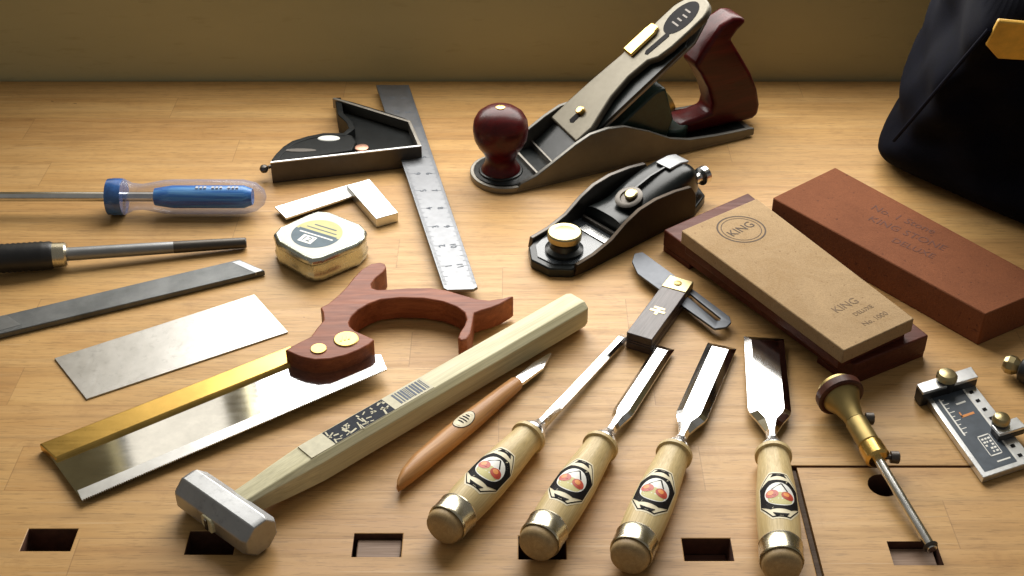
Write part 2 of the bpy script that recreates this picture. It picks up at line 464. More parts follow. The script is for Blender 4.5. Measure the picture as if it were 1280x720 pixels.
# ---- tail vise block
v = thing('tail_vise', 'beech tail vise block at lower right with a square and a round hole', 'vise', (P(1013, 650).x, VY1 - 0.0016, 0))
vb = MB(); vb.box(0, 0.6, FRONT - VY1 + 0.0016, 0, -0.044, -0.0004)
vo_ = vb.build('vise_block', [M['vise']], v, smooth=0)
x0, x1, y0, y1 = slot_rect(((1108, 1170), (676, 706)))
lx, ly = v.location.x, v.location.y
c = MB(); c.box(x0 - lx, x1 - lx, y0 - ly, y1 - ly, -0.035, 0.01); cut(vo_, c)
hp = P(1104, 606)
c = MB(); c.lathe_z([(-0.038, 0.0098), (0.01, 0.0098)], (hp.x - lx, hp.y - ly), 40, 0.95); cut(vo_, c)
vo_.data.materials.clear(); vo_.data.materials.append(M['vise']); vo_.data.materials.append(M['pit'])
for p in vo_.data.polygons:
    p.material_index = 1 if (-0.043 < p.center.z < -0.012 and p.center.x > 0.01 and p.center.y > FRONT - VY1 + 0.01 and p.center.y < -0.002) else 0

mb = MB(); mb.box(VX0 + 0.0006 - lx, -0.0006, FRONT - VY1 + 0.0016, -0.0005, -0.044, -0.0022); mb.build('gap_filler', wood('grey gap filler wood', (0.075, 0.048, 0.032), (0.16, 0.11, 0.075), 0.7, R(90), 8, 150, 0, 0.2), v, 0.0003)  # grey strip added in the vise gap to soften its black shade
def dog(s, mat, depth, label, inset=0.0012):
    x0, x1, y0, y1 = slot_rect(s)
    b_ = MB(); b_.box(x0 + inset - depth * 0.1, x1 - inset - depth * 0.1, y0 + inset, y1 - inset, -0.030, -depth)
    o = b_.build('bench_dog', mat, None, 0.0008)
    tag(o, label, 'bench dog', 'wooden dogs sunk in the square bench holes')
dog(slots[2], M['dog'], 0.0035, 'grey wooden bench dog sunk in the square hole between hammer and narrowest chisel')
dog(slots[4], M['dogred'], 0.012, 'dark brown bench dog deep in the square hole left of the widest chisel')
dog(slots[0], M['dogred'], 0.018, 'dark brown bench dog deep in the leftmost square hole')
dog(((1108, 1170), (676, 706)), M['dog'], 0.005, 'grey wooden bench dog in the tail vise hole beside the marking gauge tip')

# ================================================================== SCREWDRIVER
zs = 0.0150
a = P(138, 246, zs); bq = P(333, 246, zs); Ls = (bq - a).length
t = thing('screwdriver', 'large screwdriver with clear fluted handle around a blue core', 'screwdriver', (a.x, a.y, 0), ang(a, bq))
mb = MB(); mb.M = Matrix.Translation((0, 0, zs))
prof = [(0.0, 0.0115), (0.0015, 0.0140), (0.010, 0.0145), (0.0135, 0.0135), (0.018, 0.0112), (0.026, 0.0105), (0.034, 0.0118),
        (0.044, 0.0142), (0.052, 0.0147), (Ls - 0.030, 0.0147), (Ls - 0.018, 0.0140), (Ls - 0.008, 0.0115), (Ls - 0.002, 0.0065), (Ls, 0.001)]
seg = 48
rings = []
for x, r in prof:
    k = 1.0 if 0.04 < x < Ls - 0.02 else 0.0
    rings.append([(x, (r * (1 - 0.055 * k * (0.5 + 0.5 * math.cos(6 * 2 * math.pi * i / seg)) ** 2)) * math.cos(2 * math.pi * i / seg),
                   (r * (1 - 0.055 * k * (0.5 + 0.5 * math.cos(6 * 2 * math.pi * i / seg)) ** 2)) * math.sin(2 * math.pi * i / seg)) for i in range(seg)])
mb.loft(rings); mb.build('handle', M['acetate'], t, smooth=50)
mb = MB(); mb.M = Matrix.Translation((0, 0, zs))
mb.lathe([(0.0355, 0.002), (0.036, 0.0070), (0.050, 0.0092), (Ls - 0.018, 0.0092), (Ls - 0.011, 0.0065), (Ls - 0.012, 0.001)], 24)
core = mb.build('core', M['bluecore'], t)
mb = MB(); mb.M = Matrix.Translation((0, 0, zs))
for k in range(11):
    x = 0.070 + k * 0.0032
    if k in (3, 7): continue
    th = R(98)
    mb.box(x, x + 0.0021, math.cos(th) * 0.0093 - 0.0012, math.cos(th) * 0.0093 + 0.0012, math.sin(th) * 0.0093 - 0.0006, math.sin(th) * 0.0093 + 0.0006)
mb.build('printed_mark', M['white'], core)
mb = MB(); mb.M = Matrix.Translation((0, 0, zs))
mb.lathe([(-0.0015, 0.0095), (-0.0012, 0.0146), (0.004, 0.0151), (0.0098, 0.0149), (0.0112, 0.0146)], 40)
mb.build('collar', plain('deep blue collar', (0.030, 0.10, 0.30), 0.2, 0.5, 90, 0, 0.5), t)
mb = MB(); mb.M = Matrix.Translation((0, 0, zs)); mb.lathe([(-0.20, 0.0040), (0.035, 0.0040)], 24)
mb.build('shaft', M['steel'], t)

# ================================================================== ROUND STEEL (burnisher)
a = P(66, 319, 0.0115); bq = P(308, 304, 0.0045)
t = thing('burnisher', 'round tapering steel burnisher with a ribbed black handle', 'burnisher', (a.x, a.y, 0), ang(a, bq))
L = math.hypot(bq.x - a.x, bq.y - a.y)
pit = math.atan2(0.0115 - 0.0050, L)
AX = Matrix.Translation((0, 0, 0.0115)) @ Matrix.Rotation(pit, 4, 'Y')
mb = MB(); mb.M = AX; mb.lathe([(0.008, 0.0052), (L * 0.5, 0.0048), (L - 0.001, 0.0040), (L, 0.0034)], 28); mb.build('rod', M['grey_steel'], t)
mb = MB(); mb.M = AX; mb.lathe([(L * 0.62, 0.00475), (L - 0.0005, 0.00418), (L + 0.0003, 0.0035)], 28); mb.build('tip', M['dark_steel'], t)
mb = MB(); mb.M = AX; mb.lathe([(-0.001, 0.0090), (0.0, 0.0097), (0.009, 0.0093), (0.0105, 0.0080)], 32); mb.build('ferrule', M['hoop'], t)
mb = MB(); mb.M = AX
pr = [(-0.115, 0.008), (-0.110, 0.0105)]
for k in range(26): pr += [(-0.108 + k * 0.004, 0.0112), (-0.106 + k * 0.004, 0.0106)]
pr += [(-0.002, 0.0108), (0.0005, 0.0098)]
mb.lathe(pr, 32); mb.build('handle', M['black'], t, smooth=60)

# ================================================================== FLAT FILE
ztop = 0.0048
pts = [P(-60, 409, ztop), P(299, 324, ztop), P(331, 338, ztop), P(-40, 427, ztop)]
o0 = P(150, 375, 0); rz = ang(pts[0], pts[1])
t = thing('flat_file', 'flat grey metal file with smooth pale ends', 'file', (o0.x, o0.y, 0), rz)
def to_local(t, p):
    return (Matrix.Rotation(-t.rotation_euler.z, 4, 'Z') @ (Vector(p) - Vector((t.location.x, t.location.y, 0))))
lp = [to_local(t, p) for p in pts]
mb = MB(); mb.prism([(p.x, p.y) for p in lp], 0.0003, ztop); mb.build('file_body', M['filecut'], t, 0.0006)
mb = MB()
e = [to_local(t, P(x, y, ztop)) for x, y in ((-60, 410), (8, 393.5), (26, 406), (-40, 424))]
mb.prism([(p.x, p.y) for p in e], ztop - 0.002, ztop + 0.0002)
mb.build('smooth_heel', M['smooth'], t)
mb = MB()
e = [to_local(t, P(x, y, ztop)) for x, y in ((290, 328), (299, 325.5), (328.5, 338), (319, 341))]
mb.prism([(p.x, p.y) for p in e], ztop - 0.002, ztop + 0.0002)
mb.build('smooth_point', M['smooth'], t)

# ================================================================== CARD SCRAPER
pts = [P(68, 448, .001), P(318, 368, .001), P(360, 415, .001), P(108, 499, .001)]
o0 = P(212, 432)
t = MB(); t.prism([(p.x - o0.x, p.y - o0.y) for p in pts], 0.0002, 0.0012)
o = t.build('card_scraper', M['scraper'], None, 0.0002)
o.location = (o0.x, o0.y, 0)
tag(o, 'plain thin rectangular steel card scraper lying flat between the file and the saw', 'scraper')

# ================================================================== BACK SAW
o0 = P(270, 520)
t = thing('back_saw', 'small back saw with brass spine and red brown open handle', 'saw', (o0.x, o0.y, 0))
heel = P(478, 446); toe = P(60, 565)
dd = (heel - toe); LL = dd.length; dd.normalize()
def bz(p):                                   # the plate rises from toe to heel
    s = max(0, min(1, (Vector((p[0], p[1], 0)) + Vector((o0.x, o0.y, 0)) - toe).dot(dd) / LL))
    return 0.0034 + 0.0060 * s
def PS(x, y, frac=None):                     # photo point on the sloping plate
    z = 0.006
    for _ in range(6):
        p = P(x, y, z); z = bz((p.x - o0.x, p.y - o0.y))
    p = P(x, y, z)
    return (p.x - o0.x, p.y - o0.y)
plate = [PS(62, 570), PS(102, 625), PS(300, 541), PS(483, 461), PS(476, 444), PS(360, 448)]
mb = MB(); mb.prism(plate, lambda p: bz(p) - 0.0004, lambda p: bz(p) + 0.0004)
mb.build('blade', M['sawblade'], t)
t0_, t1_ = Vector((*PS(102.2, 625.2), 0)), Vector((*PS(483.6, 461.2), 0))
td = (t1_ - t0_).normalized(); tn = Vector((td.y, -td.x, 0))
teeth = []
for k in range(151):
    q = t0_.lerp(t1_, k / 150)
    teeth += [(q.x, q.y), (q.x + tn.x * 0.0011 + td.x * 0.0003, q.y + tn.y * 0.0011 + td.y * 0.0003)] if k < 150 else [(q.x, q.y)]
mb = MB(); mb.prism([PS(97, 614)] + teeth + [PS(479, 453)], lambda p: bz(p) - 0.0006, lambda p: bz(p) + 0.0006)
mb.build('toothed_edge', M['tooth'], t)
sp_ = [PS(50, 559), PS(364, 436), PS(376, 452), PS(70, 577)]
mb = MB(); mb.prism(sp_, lambda p: bz(p) - 0.0030, lambda p: bz(p) + 0.0030)
mb.build('spine', M['sawbrass'], t, 0.0009)
hz0, hz1 = 0.0016, 0.0200
trace = [(45, 525), (90, 547), (130, 563), (200, 577), (280, 572), (360, 553), (430, 525), (480, 497), (508, 470), (480, 457), (445, 442),
         (405, 425), (380, 402), (374, 382), (388, 352), (425, 318), (480, 287), (540, 266), (640, 256), (760, 259), (860, 276), (930, 302),
         (972, 332), (984, 366), (972, 400), (950, 432), (938, 462), (955, 478), (985, 470), (1004, 440), (1014, 390), (1022, 335),
         (1060, 322), (1110, 308), (1160, 288), (1205, 262), (1228, 245), (1205, 248), (1170, 258), (1100, 268), (1040, 262), (960, 240), (880, 216),
         (800, 204), (680, 205), (580, 212), (525, 214), (495, 205), (490, 182), (515, 152), (553, 122), (570, 98), (562, 80), (540, 72),
         (490, 80), (440, 110), (400, 152), (365, 198), (320, 243), (270, 285), (228, 306), (240, 332), (244, 372), (212, 410), (180, 455), (110, 490)]
pl = [P(345 + x / 4.129, 310 + y / 4.129, hz1) for x, y in trace]
pl = [(p.x - o0.x, p.y - o0.y) for p in pl]
mb = MB(); mb.prism(pl, hz0, hz1)
hd = mb.build('handle', M['cherry'], t, 0.0022, 3)
for (x, y, r) in ((362, 472, 0.0086), (220, 522, 0.0056)):
    p = P(345 + x / 4.129, 310 + y / 4.129, hz1)
    mb = MB(); mb.lathe_z([(0.012, r), (hz1 + 0.0004, r), (hz1 + 0.0009, r * 0.92)], (p.x - o0.x, p.y - o0.y), 32)
    if r > 0.006:
        mb.M = Matrix.Translation((p.x - o0.x, p.y - o0.y, hz1 + 0.001))
        for q in range(3):
            mb.box(-r * 0.45 + q * r * 0.3, -r * 0.3 + q * r * 0.3, -r * 0.35 + 0.001 * q, r * 0.35, -0.0002, 0.0003)
    mb.build('saw_nut', M['nutbrass'], hd)

# ================================================================== HAMMER
hzc = 0.0128
hc = P(283, 641, hzc); he = P(722, 386, hzc)
t = thing('hammer', 'octagonal steel hammer with a pale faceted wooden handle and paper label', 'hammer', (hc.x, hc.y, 0), ang(hc, he))
LH = math.hypot(he.x - hc.x, he.y - hc.y)
h1, h2 = P(237, 608, hzc), P(328, 672, hzc)
ra = ang(h1, h2) - t.rotation_euler.z
d1 = -(h1 - hc).length; d2 = (h2 - hc).length
def octo(x, r, ch=0.55):
    return [(x, r * math.cos(math.pi / 8 + k * math.pi / 4) / math.cos(math.pi / 8), r * math.sin(math.pi / 8 + k * math.pi / 4) / math.cos(math.pi / 8)) for k in range(8)]
mb = MB(); mb.M = Matrix.Translation((0, 0, hzc)) @ Matrix.Rotation(ra, 4, 'Z')
mb.loft([octo(d1, 0.0100), octo(d1 + 0.003, 0.0122), octo(d1 + 0.02, 0.0124), octo(d2 - 0.003, 0.0124), octo(d2, 0.0108)])
hh = mb.build('head', metal('worn hammer steel', (0.40, 0.405, 0.41), 0.45, 0.06, None, 0.3), t, 0.0006)
def oct2(x, hy, hz, c):
    return [(x, hy - c, -hz), (x, hy, -hz + c), (x, hy, hz - c), (x, hy - c, hz), (x, -hy + c, hz), (x, -hy, hz - c), (x, -hy, -hz + c), (x, -hy + c, -hz)]
mb = MB(); mb.M = Matrix.Translation((0, 0, hzc))
xs_ = (P(388, 568, 0.02) - hc).length
mb.loft([oct2(-0.0136, 0.0058, 0.0050, 0.002), oct2(0.010, 0.0078, 0.0068, 0.0022), oct2(0.026, 0.0084, 0.0080, 0.0024), oct2(xs_ * 0.6, 0.0096, 0.0092, 0.003),
         oct2(xs_, 0.0114, 0.0112, 0.0040), oct2(LH - 0.004, 0.0116, 0.0114, 0.0043), oct2(LH, 0.0103, 0.0101, 0.0037)])
hn = mb.build('handle', M['oak'], t, 0.0005)
mb = MB(); mb.M = Matrix.Translation((0, 0, hzc)); mb.box(-0.0145, -0.012, -0.0012, 0.0012, -0.004, 0.004)
mb.build('wedge', M['dark_steel'], hh)
zt = hzc + 0.01145
def hx(px, py): return to_local(t, P(px, py, zt)).x
xa, xb, xc, xd, xe = hx(383, 567), hx(412, 549), hx(490, 509), hx(497, 505), hx(540, 482)
mb = MB(); W_ = 0.0070
mb.mi = 0; mb.box(xa, xe, -W_, W_, zt - 0.0010, zt + 0.0001)
mb.mi = 1; mb.box(xb, xc, -W_ + 0.0002, W_ - 0.0002, zt, zt + 0.0002)
mb.mi = 0
for gx in range(5):                                # brush-written characters in white on the black strip
    cx = xb + (xc - xb) * (gx + 0.5) / 5
    for _ in range(7):
        w, h = random.uniform(0.0006, 0.0013), random.uniform(0.002, 0.0075)
        if random.random() < 0.5: w, h = h * 0.8, w
        px_, py_ = cx + random.uniform(-0.0036, 0.0036), random.uniform(-0.0055, 0.0055)
        mb.M = Matrix.Translation((px_, py_, 0)) @ Matrix.Rotation(random.uniform(-0.5, 0.5), 4, 'Z')
        mb.box(-w / 2, w / 2, -h / 2, h / 2, zt + 0.00015, zt + 0.0003)
mb.M = Matrix(); mb.mi = 2
x = xd + 0.002
while x < xe - 0.002:
    w = random.choice((0.0006, 0.0010, 0.0016)); mb.box(x, x + w, -W_ * 0.75, W_ * 0.8, zt, zt + 0.0002); x += w + random.choice((0.0006, 0.0011))
mb.build('paper_label', [plain('yellowed paper', (0.66, 0.62, 0.47), 0.7, 0.1, 200, 0, 0, 0, 0.1), plain('printed slate black', (0.030, 0.034, 0.045), 0.7, 0.3, 300, 0, 0, 0, 0.1), plain('grey barcode ink', (0.16, 0.18, 0.22), 0.7, 0.1, 200, 0, 0, 0, 0.1)], hn, smooth=0)

# ================================================================== MARKING KNIFE
kz = 0.0062
a = P(490, 606, kz); bq = P(647, 478, kz)
t = thing('marking_knife', 'slim wooden handled marking knife with short bright blade', 'knife', (a.x, a.y, 0), ang(a, bq))
L = math.hypot(bq.x - a.x, bq.y - a.y)
mb = MB(); mb.M = Matrix.Translation((0, 0, kz))
rings = []
for x, w, h, skew in ((0.0, 0.0012, 0.0030, 0.0), (0.004, 0.0030, 0.0046, 0), (0.012, 0.0052, 0.0056, 0), (0.026, 0.0070, 0.0060, 0), (L * 0.45, 0.0077, 0.0060, 0), (L * 0.62, 0.0074, 0.0060, 0), (L * 0.85, 0.0060, 0.0054, 0), (L - 0.002, 0.0052, 0.0048, 0), (L, 0.0042, 0.0040, 0)):
    sk = (0.0077 - w) * -0.75 if x < L * 0.4 else 0
    rings.append([(x, sk + w * math.cos(2 * math.pi * i / 28), h * math.sin(2 * math.pi * i / 28)) for i in range(28)])
mb.loft(rings); kh = mb.build('handle', M['knifewood'], t, smooth=50)
mb = MB(); kb = to_local(t, P(686, 441, 0.004)); LB = kb.x
mb.loft([[(L - 0.006, -0.0034, kz - 0.0012), (L - 0.006, 0.0034, kz - 0.0012), (L - 0.006, 0.0034, kz + 0.0012), (L - 0.006, -0.0034, kz + 0.0012)],
         [(L + 0.004, -0.0040, kz - 0.0011), (L + 0.004, 0.0036, kz - 0.0011), (L + 0.004, 0.0036, kz + 0.0013), (L + 0.004, -0.0034, kz + 0.0009)],
         [(LB - 0.018, -0.0044, kz - 0.0014), (LB - 0.018, 0.0040, kz - 0.0014), (LB - 0.018, 0.0040, kz + 0.0008), (LB - 0.018, -0.0040, kz + 0.0002)],
         [(LB, 0.0022, kz - 0.0024), (LB, 0.0032, kz - 0.0024), (LB, 0.0032, kz - 0.0014), (LB, 0.0024, kz - 0.0016)]])
mb.build('blade', M['blade'], t, smooth=20)

def wrap_mark(mb, shape, u0, v0, off, rfun, th0=0.0, fz=1.0, fy=1.0, rings=4):
    """paint-thin mark lying on a turned handle: shape = closed [(u,v)] about (u0,v0), v measured round the handle from its top"""
    def pt(u, v):
        r = rfun(u) + off
        th = math.pi / 2 + th0 + v / rfun(u)
        return (u, fy * r * math.cos(th), fz * r * math.sin(th))
    prev = [mb.v(pt(u0, v0))] * 0
    cen = mb.v(pt(u0, v0)); last = None
    for k in range(1, rings + 1):
        f = k / rings
        cur = [mb.v(pt(u0 + (u - u0) * f, v0 + (v - v0) * f)) for u, v in shape]
        n = len(cur)
        for i in range(n):
            j = (i + 1) % n
            if last is None: mb.f((cen, cur[i], cur[j]))
            else: mb.f((last[i], cur[i], cur[j], last[j]))
        last = cur
def ell(cu, cv, au, av, n=28): return [(cu + au * math.cos(2 * math.pi * i / n), cv + av * math.sin(2 * math.pi * i / n)) for i in range(n)]
def dens(pts, n=5):
    out = []
    for a_, b_ in zip(pts, pts[1:] + pts[:1]):
        for k in range(n): out.append((a_[0] + (b_[0] - a_[0]) * k / n, a_[1] + (b_[1] - a_[1]) * k / n))
    return out

mb = MB(); mb.M = Matrix.Translation((0, 0, kz))
kc = L * 0.55
kr = lambda u: 0.0076
mb.mi = 0; wrap_mark(mb, ell(kc, 0, 0.0092, 0.0058), kc, 0, 0.00012, kr, 0, 0.80)
mb.mi = 1; wrap_mark(mb, ell(kc, 0, 0.0086, 0.0053), kc, 0, 0.00022, kr, 0, 0.80)
mb.mi = 1
for du in (-0.0066, 0.0066): wrap_mark(mb, ell(kc + du, 0, 0.0007, 0.0022, 12), kc + du, 0, 0.00042, kr, 0, 0.80, rings=2)
mb.mi = 0
for du, hv in ((-0.0030, 0.0026), (-0.0006, 0.0036), (0.0018, 0.0030), (0.0040, 0.0018)): wrap_mark(mb, ell(kc + du, 0, 0.0006, hv, 12), kc + du, 0, 0.00042, kr, 0, 0.80, rings=2)
mb.build('printed_emblem', [M['ink'], M['cream']], kh, fix=False)

# ================================================================== CHISELS
def chisel(butt, tip, wd, label, hs=1.0, roll=0.0):
    A = P(*butt, 0.0130); B = P(*tip, 0.005)
    L = math.hypot(B.x - A.x, B.y - A.y)
    t = thing('chisel', label, 'chisel', (A.x, A.y, 0), ang(A, B), 'four wood chisels fanned out at the front of the bench')
    AX = Matrix.Translation((0, 0, 0.0130)) @ Matrix.Rotation(math.atan2(0.0083, L), 4, 'Y')
    hp = [(-0.0072, 0.0050), (-0.0070, 0.0100), (-0.0058, 0.0118), (-0.0035, 0.0127), (0.0, 0.0129), (0.0135, 0.0132), (0.018, 0.0137), (0.028, 0.0141), (0.042, 0.01415), (0.055, 0.0137),
          (0.070, 0.0125), (0.082, 0.0115), (0.0895, 0.0110), (0.0905, 0.0112), (0.0912, 0.0129), (0.0940, 0.0129), (0.0948, 0.0120), (0.0955, 0.0098), (0.0962, 0.0095)]
    hp = [(x * hs if x > 0 else x, r * 0.89) for x, r in hp]
    def rf(u):
        for (x0, r0), (x1, r1) in zip(hp, hp[1:]):
            if x0 <= u <= x1: return r0 + (r1 - r0) * (u - x0) / (x1 - x0)
        return 0.012
    mb = MB(); mb.M = AX; mb.lathe(hp[4:], 40)
    hd = mb.build('handle', M['hornbeam'], t, smooth=35)
    mb = MB(); mb.M = AX
    mb.lathe([(x, q * 0.885) for x, q in [(-0.0006, 0.0126), (-0.0009, 0.0140), (0.0004, 0.0144), (0.0012, 0.0142), (0.0060, 0.0142), (0.0108, 0.0142), (0.0116, 0.0145), (0.0126, 0.0141), (0.0128, 0.0128)]], 40)
    mb.build('hoop', M['hoop'], t)
    mb = MB(); mb.M = AX; mb.lathe([(x - 0.0001, q) for x, q in hp[:5]], 40); mb.build('end_cap', M['endgrain'], hd, smooth=40)
    # steel: bolster, neck, shoulders and bevel-edged blade
    xb = 0.0962 * hs
    mb = MB(); mb.M = AX
    mb.lathe([(xb - 0.001, 0.0092), (xb + 0.002, 0.0090), (xb + 0.006, 0.0066), (xb + 0.0095, 0.0048), (xb + 0.012, 0.0042)], 28)
    mb.build('bolster', M['steel'], t)
    def sec(x, w, tk, be, zc=0.0):
        w /= 2
        return [(x, -w, zc - tk / 2), (x, w, zc - tk / 2), (x, w, zc - tk / 2 + tk * 0.35), (x, w - be, zc + tk / 2), (x, -w + be, zc + tk / 2), (x, -w, zc - tk / 2 + tk * 0.35)]
    n0 = min(0.0072, wd)
    be = min(0.0048, wd * 0.22)
    x0 = xb + 0.011
    grow = 0.010 + wd * 0.45
    mb = MB(); mb.M = AX
    mb.loft([sec(x0, n0, 0.0066, n0 * 0.25), sec(x0 + 0.006, n0 * 0.92, 0.0058, n0 * 0.25), sec(x0 + 0.010, n0, 0.0054, n0 * 0.24), sec(x0 + 0.010 + grow * 0.45, n0 + (wd - n0) * 0.45, 0.0048, be), sec(x0 + 0.010 + grow * 0.8, n0 + (wd - n0) * 0.88, 0.0045, be),
             sec(x0 + 0.010 + grow, wd, 0.0044, be), sec(L - 0.007, wd, 0.0036, be, 0.0), sec(L, wd, 0.0008, 0.0002, -0.0013)])
    mb.build('blade', M['blade'], t, 0.00015, smooth=5)
    # printed emblem: cream hexagon, black ring, white oval with two red cherries
    uc = 0.0430 * hs
    mb = MB(); mb.M = AX
    H, Wv = 0.0195, 0.0126
    hexa = [(uc + H, -0.0052), (uc + H, 0.0052), (uc + 0.0085, Wv), (uc - 0.0085, Wv), (uc - H, 0.0052), (uc - H, -0.0052), (uc - 0.0085, -Wv), (uc + 0.0085, -Wv)]
    def sc(pts, k, kv=None): return [(uc + (u - uc) * k, v_ * (kv or k)) for u, v_ in pts]
    wrap = lambda mi, pts, off, cu=uc, cv=0, rings=4: (setattr(mb, 'mi', mi), wrap_mark(mb, pts, cu, cv, off, rf, roll, rings=rings))
    wrap(1, dens(sc(hexa, 1.06)), 0.00010)
    wrap(0, dens(hexa), 0.00018)
    wrap(1, dens(sc(hexa, 0.95, 0.96)), 0.00024)
    wrap(0, dens([(uc + 0.0128, -0.006), (uc + 0.0128, 0.006), (uc + 0.0078, 0.0122), (uc - 0.0078, 0.0122), (uc - 0.0128, 0.006), (uc - 0.0128, -0.006), (uc - 0.0078, -0.0122), (uc + 0.0078, -0.0122)]), 0.00032)
    wrap(2, ell(uc, 0, 0.0102, 0.0090), 0.00042)
    wrap(5, ell(uc - 0.0040, 0.0, 0.0055, 0.0072, 24), 0.00046, uc - 0.0040, 0, 3)
    for k, (du, dv) in enumerate(((0.0000, -0.0046), (-0.0012, 0.0044))):      # the two cherries and their stems
        c_u = uc + du
        wrap(3, ell(c_u, dv, 0.0036, 0.0038, 20), 0.00054, c_u, dv, 2)
        wrap(4, ell(c_u + 0.0008, dv - 0.0008, 0.0019, 0.0018, 14), 0.00060, c_u + 0.0008, dv - 0.0008, 2)
        wrap(3, ell(c_u - 0.0006, dv + 0.0014, 0.0010, 0.0009, 12), 0.00066, c_u - 0.0006, dv + 0.0014, 2)
        m0, m1 = (c_u + 0.0040, dv), (uc + 0.0092, 0.0012)
        wrap(0, [(m0[0], m0[1] - 0.0005), (m1[0], m1[1] - 0.0005), (m1[0], m1[1] + 0.0005), (m0[0], m0[1] + 0.0005)], 0.00052, (m0[0] + m1[0]) / 2, (m0[1] + m1[1]) / 2, 2)
    for du in (0.0172, -0.0172):
        q0, q1 = (0.0048, 0.0030) if du > 0 else (0.0030, 0.0048)
        wrap(0, [(uc + du - 0.0016, -q0), (uc + du + 0.0016, -q1), (uc + du + 0.0016, q1), (uc + du - 0.0016, q0)], 0.00042, uc + du, 0, 2)
    mb.build('printed_emblem', [M['ink'], M['cream'], M['white'], M['redink'], M['orangeink'], M['label_y']], hd, fix=False)
    return t
chisel((559, 654), (782, 417), 0.0070, 'chisel with the narrowest blade, its tip by the dark wooden stock of the angle gauge', 1.0, R(14))
chisel((675, 675), (832, 432), 0.0135, 'second narrowest chisel, its handle end above a dark bench hole', 1.0, R(6))
chisel((789, 691), (903, 430), 0.0205, 'second widest chisel, lying between the narrow chisels and the widest one', 1.0, R(4))
chisel((977, 702), (955, 420), 0.0280, 'chisel with the widest blade, pointing straight away beside the vise', 1.0, 0)

# ================================================================== SLIDING BEVEL
bz0 = 0.0
o0 = P(825, 385)
a, bq = P(799, 420, 0.014), P(852, 348, 0.014)
t = thing('bevel_gauge', 'adjustable angle gauge with dark wood stock, brass end and slotted grey blade', 'bevel gauge', (o0.x, o0.y, 0), ang(a, bq))
la, lb = to_local(t, a), to_local(t, bq); yc = (la.y + lb.y) / 2
hw = 0.0095; x0, x1 = la.x, lb.x
xs1 = x1 - 0.016
mb = MB(); mb.box(x0, xs1, yc - hw, yc + hw, 0.0005, 0.0060); mb.box(x0, xs1 - 0.012, yc - hw, yc + hw, 0.0062, 0.0080); mb.box(x0, xs1, yc - hw, yc + hw, 0.0082, 0.0140)
stk = mb.build('stock', M['darkwood'], t, 0.0005)
mb = MB(); mb.box(xs1 + 0.0002, x1, yc - hw, yc + hw, 0.0084, 0.0142); mb.box(xs1 + 0.0002, x1, yc - hw, yc + hw, 0.0005, 0.0058)
cap = mb.build('brass_end', M['palebrass'], t, 0.0006)
mb = MB(); mb.lathe_z([(0.006, 0.0030), (0.0146, 0.0030), (0.0150, 0.0024)], (xs1 + 0.0085, yc), 24); mb.build('pivot_screw', M['oldbrass'], cap)
mb = MB(); xm = x0 + (xs1 - x0) * 0.52
mb.box(xm - 0.0012, xm + 0.0012, yc - 0.0055, yc + 0.0055, 0.0135, 0.01425)
mb.box(xm - 0.0042, xm + 0.0042, yc - 0.0011, yc + 0.0011, 0.0135, 0.01420)
mb.box(xm + 0.0030, xm + 0.0052, yc - 0.0040, yc + 0.0040, 0.0135, 0.01415)
mb.build('brass_inlay', M['palebrass'], stk)
zb = 0.0070
e = [P(x, y, zb) for x, y in ((790, 328), (793, 318), (803, 316), (840, 343), (912, 397), (914, 404), (908, 410), (893, 412), (820, 360), (797, 343))]
e = [to_local(t, p) for p in e]
mb = MB(); mb.prism([(p.x, p.y) for p in e], zb - 0.0009, zb + 0.0009)
bl = mb.build('blade', M['dull'], t, 0.0003)
sl = [to_local(t, P(x, y, zb)) for x, y in ((858, 371), (863, 368.5), (901, 399), (900, 402), (895, 402))]
c = MB(); c.prism([(p.x, p.y) for p in sl], 0.0, 0.02); cut(bl, c)

# ================================================================== WATER STONE ON ITS BASE
zS, zB = 0.0365, 0.0190
quad = lambda pts, z: [P(x, y, z) for x, y in pts]
st = quad(((852, 288), (1055, 438.5), (1143, 398), (946, 248)), zS)
bs = quad(((830, 287), (1068, 456), (1161, 419), (935, 241)), zB)
o0 = (bs[0] + bs[2]) / 2
L_ = lambda ps: [(p.x - o0.x, p.y - o0.y) for p in ps]
t = thing('tan_water_stone', 'tan sharpening stone with round stamp on a red brown wooden base', 'sharpening stone', (o0.x, o0.y, 0))
mb = MB(); mb.prism(L_(bs), 0.0045, zB); base = mb.build('base', M['basewood'], t, 0.0010)
ls_ = L_(st); sx_, sy_ = sum(p[0] for p in ls_) / 4, sum(p[1] for p in ls_) / 4
mb = MB(); mb.prism([(sx_ + (x - sx_) * 0.955, sy_ + (y - sy_) * 0.955) for x, y in ls_], zB - 0.001, 0.0257); mb.build('raised_bed', M['basewood'], t, 0.0006)
lb_ = L_(bs); cxm, cym = sum(p[0] for p in lb_) / 4, sum(p[1] for p in lb_) / 4
for k in range(2):                                  # two cross feet under the board
    e0, e1 = (lb_[0], lb_[3]) if k == 0 else (lb_[1], lb_[2])
    o_, p_ = (lb_[1], lb_[2]) if k == 0 else (lb_[0], lb_[3])
    q = lambda a_, b_, f: (a_[0] + (b_[0] - a_[0]) * f, a_[1] + (b_[1] - a_[1]) * f)
    mb = MB(); mb.prism([q(e0, o_, 0.004), q(e0, o_, 0.16), q(e1, p_, 0.16), q(e1, p_, 0.004)], 0.0, 0.0047); mb.build('foot', M['basewood'], t, 0.0004)
mb = MB(); mb.prism(L_(st), 0.0255, zS); stone = mb.build('stone', M['tanstone'], t, 0.0008)
